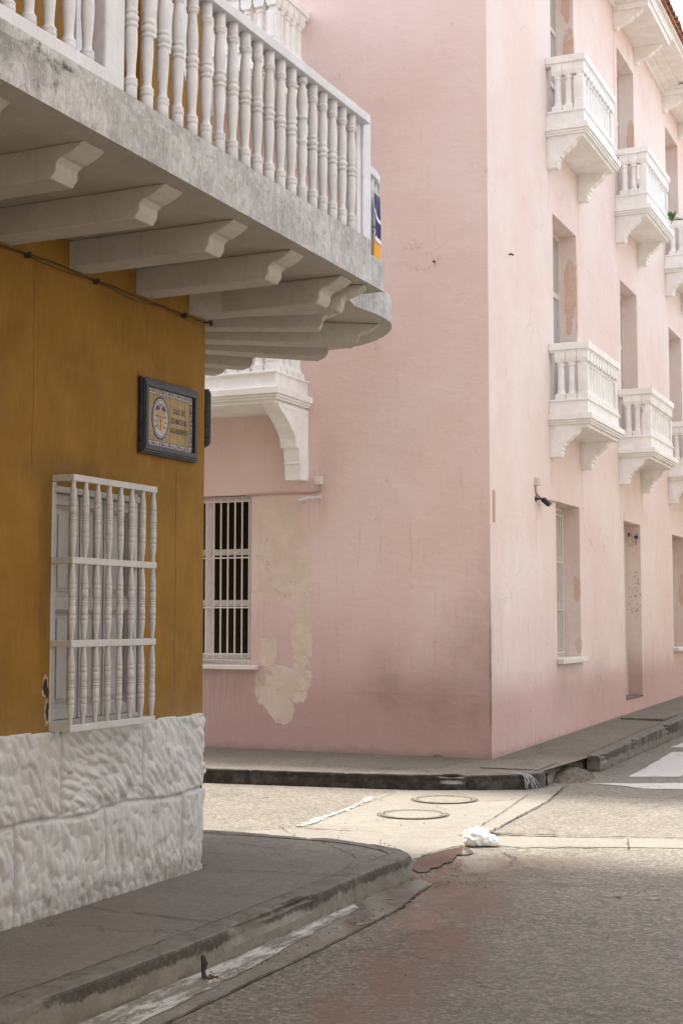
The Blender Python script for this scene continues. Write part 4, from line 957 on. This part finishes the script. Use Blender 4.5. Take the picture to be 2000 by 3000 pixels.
# kerbs: profile swept along the kerb line, with chips
def kerb(name, line, topz, seedk, jn=(), w=.14, inward=-1, broken=None):
    P = densify(line, .022); bm = bmesh.new(); prof = [(-w, 0.004), (-.05, .004), (-.018, .003), (-.006, -.004), (0, -.014), (.003, -.035), (.005, -.06), (.006, -.09), (.007, -.12), (.008, -.30)]
    nrm_ = offset_path(P, 1.); prev = None; s = 0
    for i, p in enumerate(P):
        if i: s += (Vector(p) - Vector(P[i - 1])).length
        d = (Vector(nrm_[i]) - Vector(p)).normalized(); tz = topz(p); cur = []
        chip = max(0, nz(s * 2.3, seedk * 1.7) - .22) * .11 + max(0, nz(s * 9, seedk) - .25) * .025
        g = sum(max(0, 1 - abs(s - j) / .022) for j in jn)
        for k_, (a, b) in enumerate(prof):
            r1 = nz(s * 5, b * 12 + seedk, 4.) * .006 + nz(s * 28, b * 40, 2.) * .0022 + nz(s * 60, b * 120, 5.) * .0012
            a2 = a + r1 - g * .014 * (k_ > 0) - (chip * (1.4 if k_ in (3, 4) else .8) if 2 <= k_ <= 6 else 0); b2 = b - (chip * .5 if k_ in (2, 3, 4) else 0) - g * .010 * (1 <= k_ < 4) + (nz(s * 6, a * 9, 7.) * .004 if k_ > 0 else 0)
            cur.append(bm.verts.new((p[0] + d.x * a2, p[1] + d.y * a2, tz + b2)))
        if prev:
            for k_ in range(len(prof) - 1): bm.faces.new((prev[k_], prev[k_ + 1], cur[k_ + 1], cur[k_]))
        if i in (0, len(P) - 1):
            ex = [bm.verts.new((v.co.x, v.co.y, v.co.z)) for v in cur] + [bm.verts.new((p[0] + d.x * -w, p[1] + d.y * -w, -.1))]
            bm.faces.new(ex)
        prev = cur
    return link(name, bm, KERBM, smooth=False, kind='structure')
kN = [kerbN[0]] + smooth_path(kerbN[1:], 1)
kerb('kerb', kN, lambda p: .15, 1., jn=[i * .97 + .5 for i in range(16)])
def walk(name, outer, inner, zf, m, inset=.1, seed=0):
    bm = bmesh.new(); pts = outer + inner[::-1]
    f = bm.faces.new([bm.verts.new((x, y, zf((x, y)))) for x, y in pts]); bmesh.ops.triangulate(bm, faces=[f], ngon_method='EAR_CLIP')
    return link(name, bm, m, kind='structure')
ins = offset_path(kN, -.10)
walk('sidewalk', ins, [(-4.9, 1.5), (-.95, 8.75), (-1.3, 9.75), (-9.5, 12.7)], lambda p: .15, WALKM)
bm = bmesh.new()
ribbon(bm, offset_path(kN, -.145)[2:22], .010, .1555, 2, .008); 
ribbon(bm, [(-1.35, 7.58), (-.95, 7.35), (-.55, 7.15)], .012, .1555, 3, .008)
ribbon(bm, [(-.84, 8.72), (-.5, 8.62), (-.1, 8.5), (.05, 8.45)], .012, .1555, 4, .006)
ribbon(bm, [(-.8, 9.75), (-.4, 9.45), (.0, 9.3), (.2, 9.5)], .010, .1555, 5, .02); ribbon(bm, [(-.15, 9.8), (.0, 9.4), (.1, 9.1)], .010, .1555, 6, .02); ribbon(bm, [(-.9, 9.9), (-.6, 9.85), (-.2, 9.7), (.1, 9.62)], .008, .1555, 7, .02)
ribbon(bm, [(-2.0, 6.2), (-1.55, 5.9), (-1.25, 5.8)], .010, .1555, 8); ribbon(bm, [(-1.95, 5.2), (-1.6, 5.75), (-1.42, 6.0)], .010, .1555, 9)
ribbon(bm, [(-1.9, 6.55), (-1.35, 7.75), (-1.0, 8.45), (-.82, 8.83)], .022, .1555, 10, .012)
link('sidewalk_joints', bm, CRACKM, kind='structure')
# pink side: kerb + sidewalk rising gently along the bright face
dR = Vector((.401, .916)); nR = Vector((.916, -.401))
def uR(p): return (Vector(p[:2]) - Vector(KO)).dot(dR)
def zP(p): return .15 + max(0, .0125 * (uR(p) - .2))
kl = [(-14, 19.9), (-6, 16.2), (-3, 15.03), (-1.37, 14.56), (.33, 14.06), (.66, 13.98), (1.3, 13.93), (1.78, 13.97), (1.93, 14.10), (2.03, 14.30)]
kerb('kerb', kl, zP, 2., jn=[1, 2.4, 3.6, 5, 6.2, 7.5, 8.9, 10.2, 11.4, 12.9, 14.2, 15.2, 16.4, 17.4, 18.3])
kr = [(2.80, 15.63), (2.88, 15.78), (2.96, 15.98)] + [tuple(Vector(KO) + dR * u_ + nR * (.985 - .012 * u_)) for u_ in (1.3, 2.5, 4, 6, 8, 12, 18)]
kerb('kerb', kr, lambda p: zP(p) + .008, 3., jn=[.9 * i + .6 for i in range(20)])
ins1 = offset_path(kl, -.1); ins2 = offset_path(kr, -.1)
brk = rag([(2.03, 14.34), (2.22, 14.95), (2.42, 15.5), (2.46, 15.62), (2.60, 15.66), (2.66, 15.80), (2.76, 15.82)], .07, .02, 40)
inner = [(-14.2, 21.8), (KO[0] - .05, KO[1] + .05), tuple(Vector(KO) + dR * 18 - nR * .1)]
walk('sidewalk', ins1 + brk + ins2[1:], inner, zP, WALKF)
bm = bmesh.new(); prev = None      # broken vertical edge
for i, p in enumerate(brk):
    cur = []
    for j, dz in enumerate((0, -.03, -.07, -.12, -.2)):
        o_ = .03 * nz(i * .7, j * 1.3, 3) - (.02 if j else 0); cur.append(bm.verts.new((p[0] - .9 * o_ * (j > 0), p[1] + o_ * .4 * (j > 0), zP(p) + dz)))
    if prev:
        for j in range(4): bm.faces.new((prev[j], prev[j + 1], cur[j + 1], cur[j]))
    prev = cur
link('kerb', bm, KERBM, smooth=False, kind='structure')
bm = bmesh.new()
def zr(bm_, pts, w, sd_, j=.01):
    n0 = len(bm_.verts); ribbon(bm_, pts, w, 0, sd_, j); bm_.verts.ensure_lookup_table()
    for v in bm_.verts[n0:]: v.co.z = zP(v.co) + .0065
zr(bm, [(-1.3, 14.95), (-.6, 15.6), (-.3, 15.95)], .012, 1); zr(bm, [(.2, 14.3), (.9, 14.9), (1.2, 15.35)], .010, 2); zr(bm, [(1.35, 14.55), (1.62, 14.62), (1.95, 14.52), (2.0, 14.4)], .02, 3)
zr(bm, [tuple(Vector(KO) + dR * u_ + nR * (.80 - .012 * u_)) for u_ in (.9, 2, 4, 8, 14)], .014, 4, .015)
for k_ in range(1, 6): zr(bm, [tuple(Vector(KO) + dR * (k_ * 1.45) + nR * .02), tuple(Vector(KO) + dR * (k_ * 1.45 - .08) + nR * .8)], .01, 10 + k_)
zr(bm, [tuple(Vector(KO) + dR * u_ + nR * (.015 + .01 * nz(u_ * 3, 1))) for u_ in [x * .15 for x in range(60)]], .03, 20, .012)
zr(bm, [(-3.2 + .12 * i, 15.33 + (1.6026 + 3.2 - .12 * i) * .438 - .02 + .008 * nz(i * .7, 3)) for i in range(40)], .028, 21, .01)
link('sidewalk_joints', bm, CRACKM, kind='structure')
# inspection slab at the corner and a hatch further on
o = link('pavement_slab', B((-.30, .30, -.42, .42, -.05, .012)), WALKF, None, Matrix.Translation((1.83, 14.78, .155)) @ Matrix.Rotation(R(-22), 4, 'Z'), bevel=.006); tag(o, 'raised concrete inspection slab at the broken corner of the far pavement', 'slab')
hp = Vector(KO) + dR * 6.2 + nR * .42
bm = B((-.55, .55, -.3, .3, -.05, .012)); o = link('pavement_slab', bm, WALKF, None, Matrix.Translation((hp.x, hp.y, .242)) @ Matrix.Rotation(math.atan2(dR.y, dR.x), 4, 'Z'), bevel=.006); tag(o, 'pale concrete hatch slab in the pavement in front of the pink doorway', 'slab')
# dirt in the broken kerb
bm = bmesh.new(); n = 26; gd = []
for i in range(n):
    row = []
    for j in range(n):
        a, b = i / (n - 1), j / (n - 1); x = 1.95 + a * .95; y = 14.35 + b * 1.5; e_ = max(0, 1 - ((a - .42 - .25 * (b - .5)) ** 2 * 9 + (b - .55) ** 2 * 5))
        row.append(bm.verts.new((x, y, .10 * e_ + .02 * e_ * nz(x * 12, y * 12) + .006 * nz(x * 40, y * 40) * (e_ > 0) - (.01 if e_ <= 0 else 0))))
    gd.append(row)
for i in range(n - 1):
    for j in range(n - 1): bm.faces.new((gd[i][j], gd[i + 1][j], gd[i + 1][j + 1], gd[i][j + 1]))
o = link('dirt_pile', bm, DIRTM, smooth=True); o['kind'] = 'stuff'; o['label'] = 'low spill of dirt and rubble where the far kerb has broken away'
# manhole covers
def manhole(c, r, label):
    M = Matrix.Translation((c[0], c[1], .004)); e = empty('manhole_cover', M, label, 'manhole cover', 'manhole covers in the street')
    def ring(bm, r0, r1, z0, z1, n=56):
        v = [[bm.verts.new((rr * math.cos(2 * math.pi * i / n), rr * math.sin(2 * math.pi * i / n), zz)) for i in range(n)] for rr, zz in ((r1, z0), (r1, z1), (r0, z1), (r0, z0))]
        for a in range(4):
            for i in range(n): bm.faces.new((v[a][i], v[a][(i + 1) % n], v[(a + 1) % 4][(i + 1) % n], v[(a + 1) % 4][i]))
    bm = bmesh.new(); ring(bm, r * .88, r, 0, .010); link('frame', bm, plain('iron_frame', (.13, .115, .09), .7, .3, 0, 30), e, M)
    bm = bmesh.new(); lathe(bm, [(r * .90, .001), (r * .90, .003)], 56); link('gap', bm, CRACKM, e, M)
    bm = bmesh.new(); lathe(bm, [(r * .845, .003), (r * .845, .009), (r * .79, .010), (r * .775, .005), (r * .2, .005)], 56); link('lid', bm, SMOOTHM, e, M)
    bm = bmesh.new(); ring(bm, r * 1.04, r * 1.075, .001, .003); link('seal', bm, CRACKM, e, M)
manhole((.94, 13.17), .285, 'round manhole cover farther from the viewer, nearest the pink building kerb')
manhole((.605, 12.18), .285, 'round manhole cover nearer the viewer in the pale concrete slab')
# puddle
pd = rag([(.47, 9.52), (.48, 9.74), (.54, 9.97), (.62, 10.13), (.73, 10.29), (.82, 10.42), (.91, 10.47), (.92, 10.34), (.93, 10.20), (.88, 10.12), (.80, 10.10), (.78, 9.98), (.76, 9.86), (.69, 9.76), (.66, 9.64), (.59, 9.56), (.56, 9.44), (.50, 9.42), (.47, 9.52)], .03, .008, 55)[:-1]
bm = bmesh.new(); bm.faces.new([bm.verts.new((x, y, .0085)) for x, y in pd]); link('puddle', bm, PUDM, kind='structure')
# plastic bag
Mb = Matrix.Translation((1.0, 10.53, .012)); t = NT('white_plastic_bag'); nzb = t.noise(9, 3)
BAGM = t.done(t.mix(t.blobs([(.89, 10.47, .02, .022, .05, .016), (.91, 10.5, .10, .018, .04, .012)], t.pos, .03, 20, .1), t.mix(t.mr(nzb, .55, .7), (.88, .88, .88), (.84, .76, .72)), (.80, .48, .22)), .4, t.bump(t.noise(22, 4, .6, dist=1.5), .008, .6), .5)
t.b.inputs['Subsurface Weight'].default_value = .25; t.b.inputs['Subsurface Radius'].default_value = (.05, .05, .05)
def crumple(sx, sy, sz, seed, cut=0):
    bm = bmesh.new(); bmesh.ops.create_icosphere(bm, subdivisions=5, radius=1)
    for v in bm.verts:
        p = v.co.copy(); n_ = 1 + mnoise.noise(p * 1.3 + Vector((seed, 0, 0))) * .8; rg_ = 1 - abs(mnoise.noise(p * 2.0 + Vector((0, seed, 0)))) * 1.3 - .25 * abs(mnoise.noise(p * 5 + Vector((0, seed, 3))))
        k = .72 + .20 * (n_ - .5) * .6 + .20 * rg_; v.co = Vector((p.x * sx * k, p.y * sy * k, max(p.z * sz * k, -sz * .55)))
    zmin = min(v.co.z for v in bm.verts)
    for v in bm.verts: v.co.z -= zmin
    return bm
bag = empty('plastic_bag', Mb, 'crumpled white plastic bag with orange print lying on the road by the puddle', 'bag')
link('bag_body', crumple(.115, .075, .085, 3.), BAGM, bag, Mb @ T((-.015, 0, 0)), smooth=True)
link('bag_neck', crumple(.065, .045, .05, 8.), BAGM, bag, Mb @ T((.085, -.01, 0)), smooth=True)
# frayed strands spilling over the kerb
bm = bmesh.new(); rw = random.Random(4)
for i in range(15):
    x0 = 1.80 + rw.uniform(-.03, .04); y0 = 13.99 + rw.uniform(-.01, .05); s_ = rw.uniform(-.03, .12); L = rw.uniform(.08, .17)
    pts = [(x0 - .10 + rw.uniform(-.03, .02), y0 + .03, .16), (x0 - .02, y0 - .06, .155), (x0 + s_ * .4, y0 - .09, .16 - L * .4), (x0 + s_ + rw.uniform(-.02, .02), y0 - .11, .16 - L * .95)]
    tube(bm, smooth_path(pts, 2), .0022, 4)
o = link('frayed_string', bm, plain('pale_fibre', (.40, .41, .42), .6), None); tag(o, 'tuft of frayed pale plastic strands spilling over the corner of the far kerb', 'string')
# drain hole in near kerb with rusty debris
Mh = Matrix.Translation((-.66, 6.70, .0)); e = empty('drain_outlet', Mh, 'small dark drain outlet with rusty debris in the near kerb face', 'drain')
dq = Matrix.Rotation(math.atan2(2.77, 1.3), 4, 'Z')
bm = bmesh.new(); tube(bm, [(.012, -.028, .008), (.004, -.010, .035), (.010, -.006, .07), (.0, .0, .105)], [.012, .010, .016, .009], 7); link('opening', bm, CRACKM, e, Mh @ T((.02, .0, 0)))
bm = bmesh.new(); rw = random.Random(9)
for i in range(30):
    a = Vector((rw.gauss(.06, .018), rw.gauss(-.03, .03), rw.uniform(.004, .014))); bmesh.ops.create_icosphere(bm, subdivisions=1, radius=rw.uniform(.004, .010), matrix=T(a))
link('debris', bm, plain('rust_debris', (.10, .055, .025), .9, .4, 0, 60, .01), e, Mh)
# scattered grit and litter on the roads
bm = bmesh.new(); rw = random.Random(21)
for i in range(420):
    if i % 3 == 0: x, y, z = rw.uniform(.2, .9), rw.uniform(8.9, 9.7), .006
    elif i % 3 == 1:
        f_ = rw.random(); p = Vector((-1.62, 5.2)).lerp(Vector((.1, 8.7)), f_); x, y, z = p.x + rw.gauss(.30, .03), p.y - .1 + rw.gauss(0, .03), .008
    else: x, y, z = rw.uniform(-1.4, 3), rw.uniform(5, 13.4), .008
    if -1.0 < x < .38 and 8.3 < y < 10.6: z = .156
    r_ = rw.uniform(.002, .006); bmesh.ops.create_icosphere(bm, subdivisions=1, radius=r_, matrix=T((x, y, z)))
o = link('grit', bm, plain('grit_stone', (.22, .20, .17), .9, .5, 0, 90)); o['kind'] = 'stuff'; o['label'] = 'small grit scattered over the road'
bm = bmesh.new(); bmesh.ops.create_icosphere(bm, subdivisions=3, radius=.05, matrix=Matrix.Diagonal((1.1, .5, .6, 1)))
for v in bm.verts: v.co += v.co.normalized() * .012 * nz(v.co.x * 40, v.co.y * 40, v.co.z * 40)
pr_ = FL @ Vector((-.60, -.03, .165)); o = link('rubble_lump', bm, WALKF, None, Matrix.Translation(pr_)); tag(o, 'small lump of mortar at the foot of the shaded pink wall', 'rubble')
# ================================================================== added houses, out of view, that block sky and shade the streets
def house(o_, d_, L_, D_, H_, m, label):
    F_ = frame(o_, d_); e = empty('unseen_shade_house', F_, label, 'house')
    ops = []
    n_ = int(L_ // 3)
    for i in range(n_):
        for fl in range(int(H_ // 3.5)):
            ops.append((1 + i * 3, 2.1 + i * 3, .9 + fl * 3.5, 2.9 + fl * 3.5, .2))
    link('wall', wall_mesh(0, L_, 0, H_, ops), m, e, F_)
    for i, q in enumerate(ops[:40]): link('window', B((q[0] + .002, q[1] - .002, .15, .19, q[2] + .002, q[3] - .002)), GRILLEM, e, F_)
    link('rear_wall', B((.02, L_ - .02, .25, D_, 0, H_ - .02)), m, e, F_)
    link('roof', B((-.4, L_ + .4, -.5, D_ + .4, H_, H_ + .15)), TILEM, e, F_)
HM = plain('cream_plaster', (.52, .46, .38), .85, .1, 0, 2)
# right of the near street and right of the far street (facades face the streets)
a = Vector((5.3, 6.6)); dd = Vector((-.42, -.907)); house((a.x, a.y), (dd.x, dd.y), 18, 8, NH, HM, 'unseen tall cream house added on the near right to shade the street')
a = Vector(KO) + nR * 6.8 + dR * 22; house((a.x, a.y), (-dR.x, -dR.y), 20, 8, 8.6, HM, 'unseen low cream house added opposite the pink building to shade its lower wall')
o_ = FY @ Vector((-17.5, -6.5, 0)); house((o_.x, o_.y), (-.908, .419), 14, 8, 11.5, HM, 'unseen tall cream house added behind the viewer to block sky light')
